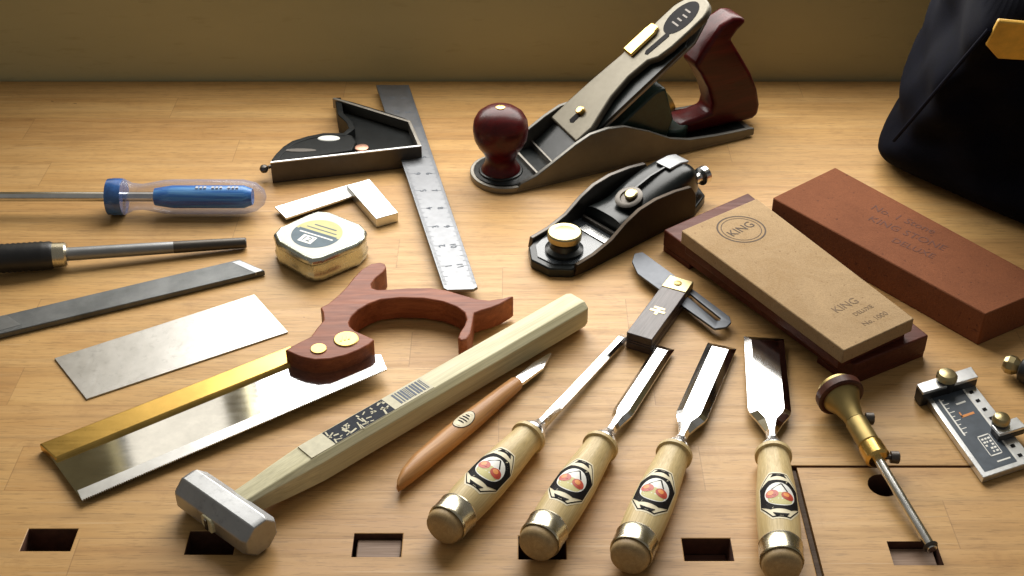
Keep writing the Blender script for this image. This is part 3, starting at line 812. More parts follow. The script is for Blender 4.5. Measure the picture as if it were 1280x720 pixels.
def face_M(ps, s, w, z, zrot=0):                    # frame on a traced top face: s along 0->1, w along 0->3
    p = ps[0] + (ps[1] - ps[0]) * s + (ps[3] - ps[0]) * w
    u = (ps[3] - ps[0]).normalized()
    r = math.atan2(u.y, u.x) + zrot
    return Matrix.Translation((p.x - o0.x, p.y - o0.y, z)) @ Matrix.Rotation(r, 4, 'Z')
mb = MB()
ms = face_M(st, 0.145, 0.50, zS)
mb.M = ms
def ring(mb, r0, r1, z0, z1, n=48, fy=1.0):
    a_ = [(r0 * math.cos(2 * math.pi * i / n), fy * r0 * math.sin(2 * math.pi * i / n)) for i in range(n)]
    b_ = [(r1 * math.cos(2 * math.pi * i / n), fy * r1 * math.sin(2 * math.pi * i / n)) for i in range(n)]
    va0 = [mb.v((x, y, z1)) for x, y in a_]; vb0 = [mb.v((x, y, z1)) for x, y in b_]
    vc0 = [mb.v((x, y, z0)) for x, y in b_]
    for i in range(n):
        j = (i + 1) % n
        mb.f((va0[i], va0[j], vb0[j], vb0[i])); mb.f((vb0[i], vb0[j], vc0[j], vc0[i]))
ring(mb, 0.0172, 0.0184, -0.0001, 0.00012); ring(mb, 0.0146, 0.0152, -0.0001, 0.00012)
mb.M = Matrix()
mb.text('KING', 0.0110, ms @ Matrix.Translation((0, 0, 0.00010)) @ Matrix.Rotation(R(4), 4, 'Z'), 0.00008, (0.95, 1.0))
mb.build('stamp', M['fadedink'], stone, smooth=0)
mb = MB()
mb.text('KING', 0.0095, face_M(st, 0.80, 0.47, zS + 0.0001), 0.00006)
mb.text('DELUXE', 0.0050, face_M(st, 0.865, 0.55, zS + 0.0001), 0.00006)
mb.text('No. 1000', 0.0062, face_M(st, 0.93, 0.55, zS + 0.0001), 0.00006)
mb.build('lettering', plain('pale stamp ink', (0.17, 0.105, 0.05), 0.8, 0.2, 300, 0), stone, smooth=0)

# ================================================================== RED STONE
zR = 0.0270
rs = quad(((966, 247), (1232, 393), (1318, 357), (1044, 209)), zR)
o0 = (rs[0] + rs[2]) / 2
t = thing('red_stone', 'thick red brown sharpening stone with faint lettering, without a base', 'sharpening stone', (o0.x, o0.y, 0))
mb = MB(); mb.prism(L_(rs), 0.0, zR); rstone = mb.build('stone', M['redstone'], t, 0.0010)
mb = MB()
for s_, w_, tx, sz in ((0.43, 0.72, 'No. 1 Stone', 0.0110), (0.50, 0.54, 'KING STONE', 0.0110), (0.58, 0.37, 'DELUXE', 0.0095)):
    mb.text(tx, sz, face_M(rs, s_, w_, zR + 0.0001, R(-82)), 0.00006)
mb.build('lettering', plain('dark stamp on red stone', (0.105, 0.033, 0.017), 0.85, 0.3, 300, 0), rstone, smooth=0)

# ================================================================== SMOOTHING PLANE
A_ = P(640, 243); B_ = P(942, 171); rzp = ang(A_, B_)
t = thing('smoothing_plane', 'large metal bench plane with red wooden knob and tote', 'plane', (A_.x, A_.y, 0), rzp)
Wp = 0.060; XT, XH = -0.022, 0.238
nose = [(XT + 0.026 * (1 - math.cos(th)), Wp / 2 + (Wp / 2) * math.sin(th)) for th in [R(-90 + 180 * i / 14) * 1 for i in range(15)]]
nose = []
for i in range(15):
    th = R(90 + 180 * i / 14)
    nose.append((XT + 0.028 + 0.028 * math.cos(th), Wp / 2 + Wp / 2 * math.sin(th)))
sole_o = nose + [(XH - 0.010, 0.0), (XH, 0.008), (XH, Wp - 0.008), (XH - 0.010, Wp)]
mb = MB(); mb.prism(sole_o, 0.0, 0.0055); sole = mb.build('sole', M['cast'], t, 0.0006)
inn = [(XT + 0.030 + (p[0] - XT - 0.030) * 0.90, Wp / 2 + (p[1] - Wp / 2) * 0.88) for p in nose] + [(XH - 0.006, 0.004), (XH - 0.006, Wp - 0.004)]
mb = MB(); mb.prism(inn, 0.0050, 0.0064); mb.build('enamelled_bed', M['japan'], t)
ch = [(0.004, 0.002), (0.008, 0.0080), (0.022, 0.0120), (0.037, 0.0205), (0.058, 0.0330), (0.072, 0.0395), (0.088, 0.0415), (0.104, 0.0400), (0.128, 0.0300),
      (0.150, 0.0180), (0.170, 0.0125), (0.200, 0.0100), (0.232, 0.0092), (0.236, 0.0085), (0.236, 0.002)]
for y0, y1 in ((-0.0002, 0.0036), (Wp - 0.0036, Wp + 0.0002)):
    mb = MB(); mb.prism_y(ch, y0, y1); mb.build('cheek', M['cheek'], t, 0.0006)
mb = MB()
for x in (0.026, 0.044):
    mb.box(x, x + 0.0022, 0.0038, Wp - 0.0038, 0.006, 0.0098 if x < 0.04 else 0.0120)
mb.build('cross_rib', M['cast'], t, 0.0003)
# mouth area and frog
mb = MB()
mb.prism_y([(0.074, 0.006), (0.150, 0.006), (0.158, 0.030), (0.148, 0.062), (0.138, 0.060), (0.085, 0.0215)], 0.010, Wp - 0.010)
mb.build('frog', M['green_japan'], t, 0.002)
mb = MB(); mb.prism(ell(0.166, 0.030, 0.016, 0.019), 0.006, 0.0170); mb.build('tote_seat', M['green_japan'], t, 0.002)
# blade, chip breaker, lever cap on the bed
BA = R(36.6)
bed = Matrix.Translation((0.0635, Wp / 2, 0.0290)) @ Matrix.Rotation(-BA, 4, 'Y')     # x up the slope, z off the bed
SL = 0.161
def bedprism(mb, pts, z0, z1): mb.M = bed; mb.prism(pts, z0, z1); return mb
rnd = lambda x, hw_, n=12, k=1.0: [(x + hw_ * k * math.cos(R(-90 + 180 * i / n)), hw_ * math.sin(R(-90 + 180 * i / n))) for i in range(n + 1)]
mb = MB(); bedprism(mb, [(-0.020, -0.0235), (0.128, -0.0235)] + [(0.150, -0.012), (0.154, 0.0), (0.150, 0.012)] + [(0.128, 0.0235), (-0.026, 0.0235)], -0.0085, -0.0060)
mb.build('plane_iron', M['cast'], t, 0.0004)
mb = MB(); bedprism(mb, [(-0.027, -0.0235), (0.120, -0.0235), (0.132, -0.012), (0.132, 0.012), (0.120, 0.0235), (-0.027, 0.0235)], -0.0058, -0.0030)
mb.build('chip_breaker', M['japan'], t, 0.0004)
capo = [(0.0, -0.0240), (0.018, -0.0245), (0.030, -0.0190), (0.048, -0.0120), (0.070, -0.0085), (0.090, -0.0105), (0.098, -0.0170), (0.112, -0.0195), (0.132, -0.0200)]
capo += [(0.1405 + 0.0205 * math.cos(R(-72 + 162 * i / 12)), 0.0200 * math.sin(R(-80 + 160 * i / 12))) for i in range(13)]
capo += [(0.132, 0.0200), (0.108, 0.0200), (0.080, 0.0205), (0.050, 0.0232), (0.022, 0.0245), (0.0, 0.0240)]
mb = MB(); bedprism(mb, capo, -0.0026, 0.0040)
lc = mb.build('lever_cap', metal('nickel lever cap', (0.17, 0.155, 0.125), 0.50, 0.06), t, 0.0016, 3)
mb = MB(); bedprism(mb, ell(0.1360, 0.000, 0.0185, 0.0128), 0.0030, 0.0043)
ov = mb.build('maker_plate', M['ink'], lc)
mb = MB(); mb.M = bed
for k in range(4):
    mb.box(0.128 + k * 0.005, 0.1295 + k * 0.005, -0.0060 + 0.002 * (k % 2), 0.0040 - 0.0015 * (k % 3), 0.0040, 0.0045)
mb.build('raised_mark', M['dark_steel'], ov)
mb = MB(); bedprism(mb, [(0.094, -0.0050), (0.117, -0.0070)] + [(0.1195, -0.0045), (0.118, -0.0015)] + [(0.096, 0.0002), (0.093, -0.0020)], 0.0030, 0.0044)
mb.build('cam_slot', M['ink'], lc)
mb = MB(); bedprism(mb, [(0.084, 0.0060), (0.112, 0.0060), (0.118, 0.0100), (0.118, 0.0195), (0.110, 0.0208), (0.084, 0.0212)], 0.0038, 0.0072)
mb.build('cam_lever', M['brass'], lc, 0.0015)
mb = MB(); bedprism(mb, [(0.010, -0.0032), (0.020, -0.0032), (0.0215, 0), (0.020, 0.0032), (0.010, 0.0032), (0.0085, 0)], 0.0030, 0.0043); mb.build('keyhole', M['ink'], lc)
mb = MB(); mb.M = bed; mb.lathe_z([(0.0035, 0.0040), (0.0068, 0.0040), (0.0078, 0.0030)], (0.0215, 0.0), 20); mb.build('cap_screw', M['brass'], lc)
# knob
kp = (0.0035, Wp / 2)
mb = MB(); kpro = [(0.0060, 0.0168), (0.0085, 0.0168), (0.0110, 0.0150), (0.0160, 0.0130), (0.0210, 0.0132), (0.0260, 0.0158), (0.0310, 0.0194), (0.0375, 0.0224), (0.0460, 0.0234), (0.0530, 0.0225), (0.0585, 0.0195), (0.0628, 0.0140), (0.0650, 0.0075), (0.0656, 0.0010)]
mb.lathe_z([(z_, q * 0.985) for z_, q in kpro], kp, 40); kn = mb.build('knob', M['rosewood'], t, smooth=60)
mb = MB(); mb.lathe_z([(0.0650, 0.0040), (0.0660, 0.0038), (0.0663, 0.0025)], kp, 20); mb.build('knob_screw', M['brass'], kn)
mb = MB(); mb.lathe_z([(0.0055, 0.0190), (0.0078, 0.0185), (0.0080, 0.0150)], kp, 36); mb.build('knob_seat', M['japan'], t, 0.0006)
# tote, traced in the middle plane of the plane
tt = [(233.3, 103.7), (225.1, 97.1), (219.0, 89.7), (230.5, 73.0), (243.3, 53.5), (252, 36), (256.5, 20.0), (256.0, 10.0), (250.0, 6.5), (203.6, 6.5), (172.0, 6.5), (170.5, 14.0),
      (177.3, 19.5), (195.0, 20.5), (205.5, 23.0), (206.8, 30.6), (201.1, 46.6), (192.1, 62.2), (184.6, 71.7), (192.6, 84.7), (200.0, 95), (207.0, 104.5), (218.9, 109.9), (228.0, 109.0)]
tt = [(x / 1000 - 0.004, z / 1000) for x, z in tt]
mb = MB()
mb.prism_y(tt, Wp / 2 - 0.0125, Wp / 2 + 0.0125)
mb.build('tote', M['rosewood'], t, 0.0065, 4, smooth=60)
mb = MB(); mb.M = Matrix.Translation((0.157, Wp / 2, 0.036)) @ Matrix.Rotation(R(-25), 4, 'Y')
mb.lathe([(-0.012, 0.003), (0.0, 0.003), (0.0005, 0.0105), (0.0070, 0.0110), (0.0075, 0.004)], 28); mb.build('adjusting_wheel', M['oldbrass'], t)

# ================================================================== BLOCK PLANE
A_ = P(738, 338); B_ = P(884, 262)
t = thing('block_plane', 'small black block plane with round brass front knob', 'plane', (A_.x, A_.y, 0), ang(A_, B_))
Wb = 0.053
so = [(0.0, 0.0), (0.118, 0.0), (0.138, 0.008), (0.144, 0.020), (0.144, 0.036), (0.134, 0.048), (0.110, Wb), (-0.004, Wb), (-0.022, 0.046), (-0.032, 0.032), (-0.030, 0.014), (-0.018, 0.002)]
mb = MB(); mb.prism(so, 0.0, 0.0080); mb.build('sole', M['japan'], t, 0.0012)
mb = MB(); c0 = (0.055, Wb / 2)
mb.prism([(c0[0] + (x - c0[0]) * 0.93, c0[1] + (y - c0[1]) * 0.86) for x, y in so], 0.0078, 0.0088); mb.build('front_deck', plain('grey black enamel', (0.030, 0.036, 0.042), 0.28, 0.3, 100, 0.1, 0.4), t)
ck = [(-0.016, 0.002), (-0.014, 0.0110), (0.004, 0.0125), (0.022, 0.0175), (0.038, 0.0270), (0.052, 0.0325), (0.070, 0.0345), (0.092, 0.0330), (0.110, 0.0300), (0.124, 0.0220), (0.128, 0.0120), (0.128, 0.002)]
skin = [((x if x < 0.11 else 0.110 + (x - 0.110) * 0.4), z) for x, z in ck]
mb = MB(); mb.prism_y(skin, -0.0004, 0.0034); mb.build('cheek', metal('brown reflection cast side', (0.050, 0.038, 0.028), 0.48, 0.08), t, 0.0006)  # near cheek tinted brown, the bench's reflection put into its colour
mb = MB(); mb.prism_y(skin, Wb - 0.0034, Wb + 0.0004); mb.build('cheek', M['dark_steel'], t, 0.0006)
mb = MB(); mb.M = Matrix.Translation((0, 0, 0)); mb.prism([(0.024, 0.009), (0.032, 0.009), (0.032, 0.038), (0.024, 0.038)], 0.0088, 0.0098); mb.build('mouth_plate', M['steel'], t, 0.0003)
mb = MB(); mb.box(0.036, 0.0385, 0.006, Wb - 0.006, 0.0085, 0.0125); mb.build('cross_rib', M['dark_steel'], t, 0.0003)
mb = MB(); kb_ = (-0.005, 0.024)
mb.lathe_z([(0.0085, 0.0148), (0.0110, 0.0148), (0.0130, 0.0115), (0.0170, 0.0105), (0.0195, 0.0120)], kb_, 36); fk = mb.build('front_knob', M['japan'], t)
mb = MB(); mb.lathe_z([(0.0193, 0.0115), (0.0200, 0.0130), (0.0245, 0.0132), (0.0256, 0.0122), (0.0250, 0.0095), (0.0254, 0.0085), (0.0256, 0.001)], kb_, 40); mb.build('brass_top', M['palebrass'], fk)
# domed lever cap sloping up to the rear
mb = MB(); rings = []
for s in range(13):
    f = s / 12
    x = 0.040 + 0.098 * f
    hgt = 0.014 + 0.024 * math.sin(min(1, f / 0.86) * math.pi / 2) - (0.024 * ((f - 0.86) / 0.14) ** 2 if f > 0.86 else 0)
    wd = 0.0225 - 0.004 * f - (0.008 * ((f - 0.8) / 0.2) ** 2 if f > 0.8 else 0)
    r_ = []
    for i in range(17):
        th = math.pi * i / 16
        cy, sy = math.cos(th), math.sin(th)
        r_.append((x, Wb / 2 + wd * math.copysign(abs(cy) ** 0.6, cy), max(0.010, hgt - 0.013) + 0.013 * sy ** 0.8))
    rings.append(r_ + [(x, Wb / 2 - wd, 0.0082), (x, Wb / 2 + wd, 0.0082)])
mb.loft(rings); lcap = mb.build('lever_cap', M['japan'], t, smooth=50)
mb = MB(); mb.M = Matrix.Translation((0.062, 0.022, 0.0295)) @ Matrix.Rotation(R(-22), 4, 'Y')
mb.lathe_z([(-0.004, 0.0108), (0.0008, 0.0112), (0.0016, 0.0095), (0.0016, 0.0070), (0.0005, 0.0065)], (0, 0), 32); ws = mb.build('clamp_wheel', M['dark_steel'], t)
mb = MB(); mb.M = Matrix.Translation((0.064, 0.021, 0.0305)) @ Matrix.Rotation(R(-22), 4, 'Y')
mb.lathe_z([(-0.003, 0.0052), (0.0032, 0.0052), (0.0040, 0.0042)], (0, 0), 24); mb.build('clamp_screw', M['palebrass'], ws)
mb = MB(); mb.prism_y([(0.108, 0.0360), (0.120, 0.0365), (0.127, 0.0350), (0.130, 0.0375), (0.120, 0.0398), (0.106, 0.0390)], Wb / 2 - 0.006, Wb / 2 + 0.010); mb.build('cap_ridge', M['grey_steel'], lcap, 0.001)
mb = MB(); mb.prism_y([(0.066, 0.02), (0.066, 0.0305), (0.090, 0.0368), (0.110, 0.0388), (0.110, 0.02)], Wb / 2 - 0.0010, Wb / 2 + 0.0006); mb.build('cap_rib', plain('worn black rib', (0.03, 0.03, 0.03), 0.3, 0.3, 100, 0), lcap)
mb = MB(); mb.M = Matrix.Translation((0.137, 0.015, 0.022)); mb.lathe([(-0.010, 0.0035), (0.0, 0.0038), (0.0015, 0.0075), (0.0065, 0.0078), (0.0075, 0.006)], 24); mb.build('adjusting_knob', M['steel'], t)

# ================================================================== COMBINATION SQUARE
zr = 0.0090
o0 = P(530, 230)
a, bq = P(470, 106, zr), P(555, 360, zr)
t = thing('combination_square', 'combination square with black cast head on a long steel rule', 'square', (o0.x, o0.y, 0), 0)
LW = lambda x, y, z: (lambda p: (p.x - o0.x, p.y - o0.y))(P(x, y, z))
rl = [LW(470, 106, zr), LW(554.5, 360, zr), LW(559, 362.5, zr), LW(592, 361.5, zr), LW(597, 358.5, zr), LW(511, 106, zr)]
mb = MB(); mb.prism(rl, zr - 0.0024, zr); rule = mb.build('rule', metal('frosted rule steel', (0.20, 0.205, 0.215), 0.44, 0.08, (200, 200, 200)), t, 0.0003)
mb = MB()
a0, a1 = Vector((*LW(555, 359, zr), 0)), Vector((*LW(470, 106, zr), 0)); b0, b1 = Vector((*LW(597, 358, zr), 0)), Vector((*LW(511, 106, zr), 0))
ux = (b0 - a0).normalized(); uy = (a1 - a0).normalized()
NT = 12 * 16
for k in range(2, NT):
    f = k / NT
    pa, pb = a0.lerp(a1, f), b0.lerp(b1, f)
    ln = 0.0075 if k % 16 == 0 else (0.0055 if k % 8 == 0 else (0.0042 if k % 4 == 0 else 0.0028))
    for p, s in ((pa, 1), (pb, -1)):
        q0 = p + ux * s * 0.0004; q1 = p + ux * s * ln; w = uy * 0.00016
        vs = [q0 - w, q1 - w, q1 + w, q0 + w]
        mb.poly([(q.x, q.y, zr + 0.0001) for q in (vs if s > 0 else vs[::-1])])
rot_t = math.atan2(uy.y, uy.x) + math.pi / 2
for k in range(1, 12):
    f = k / 12
    p = a0.lerp(a1, f).lerp(b0.lerp(b1, f), 0.36)
    mb.text(str(k), 0.0070, Matrix.Translation((p.x, p.y, zr + 0.0001)) @ Matrix.Rotation(rot_t - math.pi / 2, 4, 'Z'), 0.00004, (1, 1), 0.00012)
    p = a0.lerp(a1, f).lerp(b0.lerp(b1, f), 0.68)
    mb.text(str(12 - k), 0.0065, Matrix.Translation((p.x, p.y, zr + 0.0001)) @ Matrix.Rotation(rot_t + math.pi / 2, 4, 'Z'), 0.00004, (1, 1), 0.00012)
mb.build('engraved_scale', plain('grey engraving', (0.13, 0.145, 0.17), 0.7, 0.2, 200, 0, 0, 0, 0.1), rule, smooth=0)
zh = 0.0200
hd_ = [(339, 203), (526.5, 182.5), (524, 174), (513.5, 151.5), (505, 147), (470, 136), (440, 127), (418.5, 122), (420, 132), (422, 143), (433, 153), (436, 160), (429, 166),
       (404, 166), (384, 170), (365, 176), (354, 183), (345, 192)]
mb = MB(); mb.prism([LW(x, y, zh - 0.010) for x, y in hd_], 0.0005, zh - 0.010)
mb.build('head', M['flatblack'], t, 0.0008)
def strip(mb, pts, wpx, z0, z1):
    """raised machined edge following a polyline"""
    w = [Vector((*LW(x, y, z1), 0)) for x, y in pts]
    for p, q in zip(w, w[1:]):
        d = (q - p).normalized(); n = Vector((-d.y, d.x, 0)) * wpx
        mb.prism([(p.x, p.y), (q.x, q.y), (q.x + n.x, q.y + n.y), (p.x + n.x, p.y + n.y)], z0, z1)
mb = MB(); strip(mb, [(338, 203.5), (527, 182.5)], 0.0030, 0.0005, zh); mb.build('square_face', M['dark_steel'], t, 0.0004)
mb = MB(); strip(mb, [(338, 203.3), (526.8, 182.3)], 0.0022, zh - 0.0008, zh + 0.0003); mb.build('machined_edge', M['satin'], t, 0.0003)
mb = MB(); mb.prism([LW(x, y, zh - 0.002) for x, y in ((340, 202), (345, 192), (354, 183), (365, 176), (384, 170), (404, 166), (429, 166), (441, 169), (446, 177), (440, 188), (395, 195))], 0.0006, zh - 0.002)
mb.build('cast_lobe', M['flatblack'], t, 0.0015)
mb = MB(); rimp = [(x, y) for x, y in hd_[7:]] + [(339, 200)]
w_ = [Vector((*LW(x, y, zh - 0.0015), 0)) for x, y in rimp]
ns = []
for i, p in enumerate(w_):
    d = (w_[min(i + 1, len(w_) - 1)] - w_[max(i - 1, 0)]).normalized(); ns.append(p + Vector((-d.y, d.x, 0)) * 0.0055)
mb.loft([[(p.x, p.y, 0.0006), (q.x, q.y, 0.0006), (q.x, q.y, zh - 0.0015), (p.x, p.y, zh - 0.0015)] for p, q in zip(w_, ns)])
mb.build('cast_rim', M['flatblack'], t, 0.0006)
mb = MB(); strip(mb, [(514, 151), (418, 121.5)], 0.0030, 0.0105, zh); mb.build('mitre_face', M['cast'], t, 0.0004)
mb = MB(); strip(mb, [(526.5, 180.5), (514, 152)], 0.0030, 0.0105, zh); mb.build('end_face', M['cast'], t, 0.0004)
mb = MB(); c_ = LW(411, 173, zh - 0.002)
mb.prism([(c_[0] + x, c_[1] + y) for x, y in ell(0, 0, 0.0098, 0.0052)], zh - 0.0105, zh - 0.0014); mb.build('level_vial', plain('pale level vial', (0.75, 0.76, 0.72), 0.15, 0.05, 100, 0, 0.6), t, 0.001)
mb = MB(); c_ = LW(452, 183.5, zh)
mb.lathe_z([(zh - 0.0105, 0.0058), (zh - 0.0005, 0.0058), (zh, 0.0050)], c_, 24); mb.build('lock_nut', metal('coppery nut', (0.45, 0.25, 0.18), 0.4), t)
mb = MB(); c_ = LW(375, 190, zh - 0.003); mb.prism([(c_[0] + x, c_[1] + y) for x, y in ell(0, 0.001, 0.014, 0.0032)], zh - 0.0105, zh - 0.0016); mb.build('cast_recess', M['dark_steel'], t, 0.0006)
mb = MB(); p = Vector((*LW(330, 211, 0.010), 0.010)); q = Vector((*LW(352, 203, 0.010), 0.010)); mb.tube(q, p.lerp(q, 0.25), 0.0016)
mb.M = Matrix.Translation(p); mb.lathe_z([(-0.0036, 0.0008), (-0.0026, 0.0027), (0, 0.0038), (0.0026, 0.0027), (0.0036, 0.0008)], (0, 0), 16); mb.build('scriber', M['dark_steel'], t)

# ================================================================== SMALL ENGINEER SQUARE
o0 = P(440, 250)
t = thing('engineer_square', 'small bright steel L-shaped try square above the tape measure', 'square', (o0.x, o0.y, 0), 0)
zb2, zs2 = 0.0052, 0.0088
mb = MB(); mb.prism([LW(x, y, zb2) for x, y in ((343.5, 258.5), (438, 230), (446, 243), (357.5, 272.5))], zb2 - 0.0018, zb2)
mb.build('blade', M['satin'], t, 0.0002)
mb = MB(); mb.prism([LW(x, y, zs2) for x, y in ((433, 231.5), (462, 223.5), (497.5, 265.5), (470, 273.5))], 0.0002, zs2)
mb.build('stock', M['satin'], t, 0.0005)
# ================================================================== TAPE MEASURE
zt_ = 0.0200
o0 = P(400, 315)
t = thing('tape_measure', 'chrome tape measure with pale yellow label and grey round emblem', 'tape measure', (o0.x, o0.y, 0), 0)
bo = [(341, 293), (348, 285), (383, 269), (397, 264), (412, 265), (452, 281), (459, 289), (457, 297), (448, 306), (402, 325), (390, 327), (380, 324), (346, 304)]
lo_ = [LW(x, y, zt_) for x, y in bo]
cx_, cy_ = sum(p[0] for p in lo_) / len(lo_), sum(p[1] for p in lo_) / len(lo_)
mb = MB()
sc_ = lambda k, z: [(cx_ + (x - cx_) * k, cy_ + (y - cy_) * k, z) for x, y in lo_]
mb.loft([sc_(0.93, 0.0), sc_(0.99, 0.002), sc_(1.0, 0.0055), sc_(0.975, 0.007), sc_(0.975, 0.0155), sc_(1.0, 0.0165), sc_(0.985, 0.0195), sc_(0.93, 0.0212)])
tb = mb.build('case', M['chrome'], t, 0.0006, smooth=40)
mb = MB(); zl = 0.0214
mb.mi = 0; mb.prism([(p[0], p[1]) for p in sc_(0.90, 0)], zl - 0.0008, zl)
mb.mi = 1
def halfdisc(a0_, a1_, r, z): return [(cx_ - 0.003 + r * math.cos(R(a0_ + (a1_ - a0_) * i / 24)), cy_ + r * math.sin(R(a0_ + (a1_ - a0_) * i / 24)), z) for i in range(25)]
mb.poly(halfdisc(150, 335, 0.0195, zl + 0.0001))
mb.mi = 2; mb.poly(halfdisc(-25, 150, 0.0195, zl + 0.0001))
ub = Vector((math.cos(R(-28)), math.sin(R(-28)), 0)); vb2 = Vector((-ub.y, ub.x, 0)); cc = Vector((cx_ - 0.003, cy_, zl + 0.0002))
def rect(u0, u1, v0, v1, dz=0.0):
    mb.poly([tuple(cc + ub * u + vb2 * v_ + Vector((0, 0, dz))) for u, v_ in ((u0, v0), (u1, v0), (u1, v1), (u0, v1))])
mb.mi = 1
rect(-0.017, 0.017, 0.0006, 0.0022); rect(-0.013, 0.014, 0.0052, 0.0062); rect(-0.009, 0.011, 0.0098, 0.0110)
mb.mi = 3; rect(-0.014, 0.016, -0.0030, -0.0016)
rect(-0.0080, 0.0040, -0.0145, -0.0050)
mb.mi = 1
mb.text("12'", 0.0085, Matrix.Translation(cc + ub * -0.0018 + vb2 * -0.0098 + Vector((0, 0, 0.00012))) @ Matrix.Rotation(R(-28), 4, 'Z'), 0.00004)
mb.build('face_label', [M['label_w'], M['label_g'], M['label_y'], M['white']], tb, smooth=0)
mb = MB(); e = [LW(x, y, 0.006) for x, y in ((404, 333), (452, 312), (456, 316), (408, 338))]
mb.prism(e, 0.002, 0.010); mb.build('yellow_bumper', plain('yellow plastic', (0.60, 0.44, 0.05), 0.4, 0.2, 90, 0), t, 0.001)
mb = MB(); e = [LW(x, y, 0.003) for x, y in ((396, 341), (408, 337), (411, 343), (400, 347))]
mb.prism(e, 0.0012, 0.0075); mb.build('end_hook', M['steel'], t, 0.0003)

# ================================================================== WHEEL MARKING GAUGE
A = P(1050, 494, 0.0165); B = P(1166, 688, 0.0042)
t = thing('marking_gauge', 'brass marking gauge with dark wooden disc and steel rod over the vise', 'marking gauge', (A.x, A.y, 0), ang(A, B))
L = math.hypot(B.x - A.x, B.y - A.y)
AX = Matrix.Translation((0, 0, 0.0165)) @ Matrix.Rotation(math.atan2(0.0123, L), 4, 'Y')
def lath(name, prof, mat, par=t, seg=36, **k):
    mb = MB(); mb.M = AX; mb.lathe(prof, seg); return mb.build(name, mat, par, **k)
lath('wooden_disc', [(-0.0040, 0.0142), (-0.0032, 0.0155), (0.0020, 0.0155), (0.0030, 0.0142)], M['discwood'])
hdg = lath('brass_head', [(-0.0085, 0.0100), (-0.0078, 0.0120), (-0.0040, 0.0124), (0.0030, 0.0124), (0.0055, 0.0112), (0.0110, 0.0086), (0.0190, 0.0068), (0.0240, 0.0063)], M['oldbrass'])
lath('brass_sleeve', [(0.0240, 0.0058), (0.0250, 0.0070), (0.0440, 0.0070), (0.0450, 0.0060)], M['oldbrass'])
lath('brass_collar', [(0.0450, 0.0055), (0.0458, 0.0077), (0.0560, 0.0079), (0.0575, 0.0062)], M['brass'])
lath('rod', [(-0.0100, 0.0031), (L - 0.002, 0.0031), (L - 0.0002, 0.0030), (L, 0.0028)], M['steel'])
lath('cutting_wheel', [(L - 0.0030, 0.0038), (L - 0.0026, 0.0046), (L - 0.0012, 0.0040)], M['dark_steel'])
for x, rr in ((0.0205, 0.0075), (0.0545, 0.0085)):
    mb = MB(); mb.M = AX @ Matrix.Translation((x, 0, 0)) @ Matrix.Rotation(R(50), 4, 'X') @ Matrix.Rotation(R(-90), 4, 'Y') @ Matrix.Rotation(R(90), 4, 'Z')
    mb.M = AX @ Matrix.Translation((x, 0.0, 0.0)) @ Matrix.Rotation(R(72), 4, 'Z')
    mb.lathe([(rr - 0.004, 0.0016), (rr, 0.0016), (rr + 0.0002, 0.0038), (rr + 0.0050, 0.0040), (rr + 0.0056, 0.0030)], 20)
    mb.build('thumbscrew', M['dark_steel'], t)

# ================================================================== SETTING GAUGE (small plate with two clamps)
zp = 0.0050
o0 = P(1220, 530)
t = thing('setting_gauge', 'small slate faced steel plate gauge with two brass knobbed clamps', 'gauge', (o0.x, o0.y, 0), 0)
LP_ = lambda pts, z: [LW(x, y, z) for x, y in pts]
plq = ((1156, 494), (1229, 597), (1293, 576), (1213, 474))
mb = MB(); mb.prism(LP_(plq, zp), 0.0004, zp); pltt = mb.build('plate', M['satin'], t, 0.0004)
def bil(s, w):                               # plate coordinates: s down the long side, w across
    a_, b_, c2, d_ = [Vector((*p, 0)) for p in LP_(plq, zp)]
    return a_.lerp(b_, s).lerp(d_.lerp(c2, s), w)
def quadp(mb, s0, s1, w0, w1, dz):
    mb.poly([(bil(s, w).x, bil(s, w).y, zp + dz) for s, w in ((s0, w0), (s1, w0), (s1, w1), (s0, w1))])
mb = MB()
mb.mi = 0; quadp(mb, 0.02, 0.955, 0.085, 0.72, 0.0001)
mb.mi = 1; quadp(mb, 0.10, 0.55, 0.17, 0.20, 0.0002)
for k in range(9): quadp(mb, 0.12 + k * 0.05, 0.128 + k * 0.05, 0.20, 0.26 + 0.05 * (k % 2), 0.0002)
quadp(mb, 0.20, 0.22, 0.42, 0.62, 0.0002); quadp(mb, 0.89, 0.905, 0.40, 0.66, 0.0002)
mb.mi = 2; quadp(mb, 0.34, 0.365, 0.36, 0.62, 0.0002); quadp(mb, 0.30, 0.36, 0.36, 0.385, 0.0002)
mb.mi = 3
for k in range(8): quadp(mb, 0.12 + k * 0.11, 0.155 + k * 0.11, 0.80, 0.88, 0.0002)
mb.mi = 1                                     # small frame with illegible print
for q in ((0.60, 0.612, 0.36, 0.60), (0.82, 0.832, 0.36, 0.60), (0.60, 0.832, 0.36, 0.375), (0.60, 0.832, 0.585, 0.60)): quadp(mb, *q, 0.0002)
for k in range(5):
    for j in range(3):
        if random.random() < 0.8: quadp(mb, 0.635 + k * 0.036, 0.655 + k * 0.036, 0.40 + j * 0.06, 0.44 + j * 0.06 + random.uniform(-0.015, 0.01), 0.0002)
quadp(mb, 0.05, 0.93, 0.725, 0.755, 0.00015)
mb.build('printed_scale', [M['slate'], M['white'], M['orangeink'], M['ink']], pltt, smooth=0, fix=False)
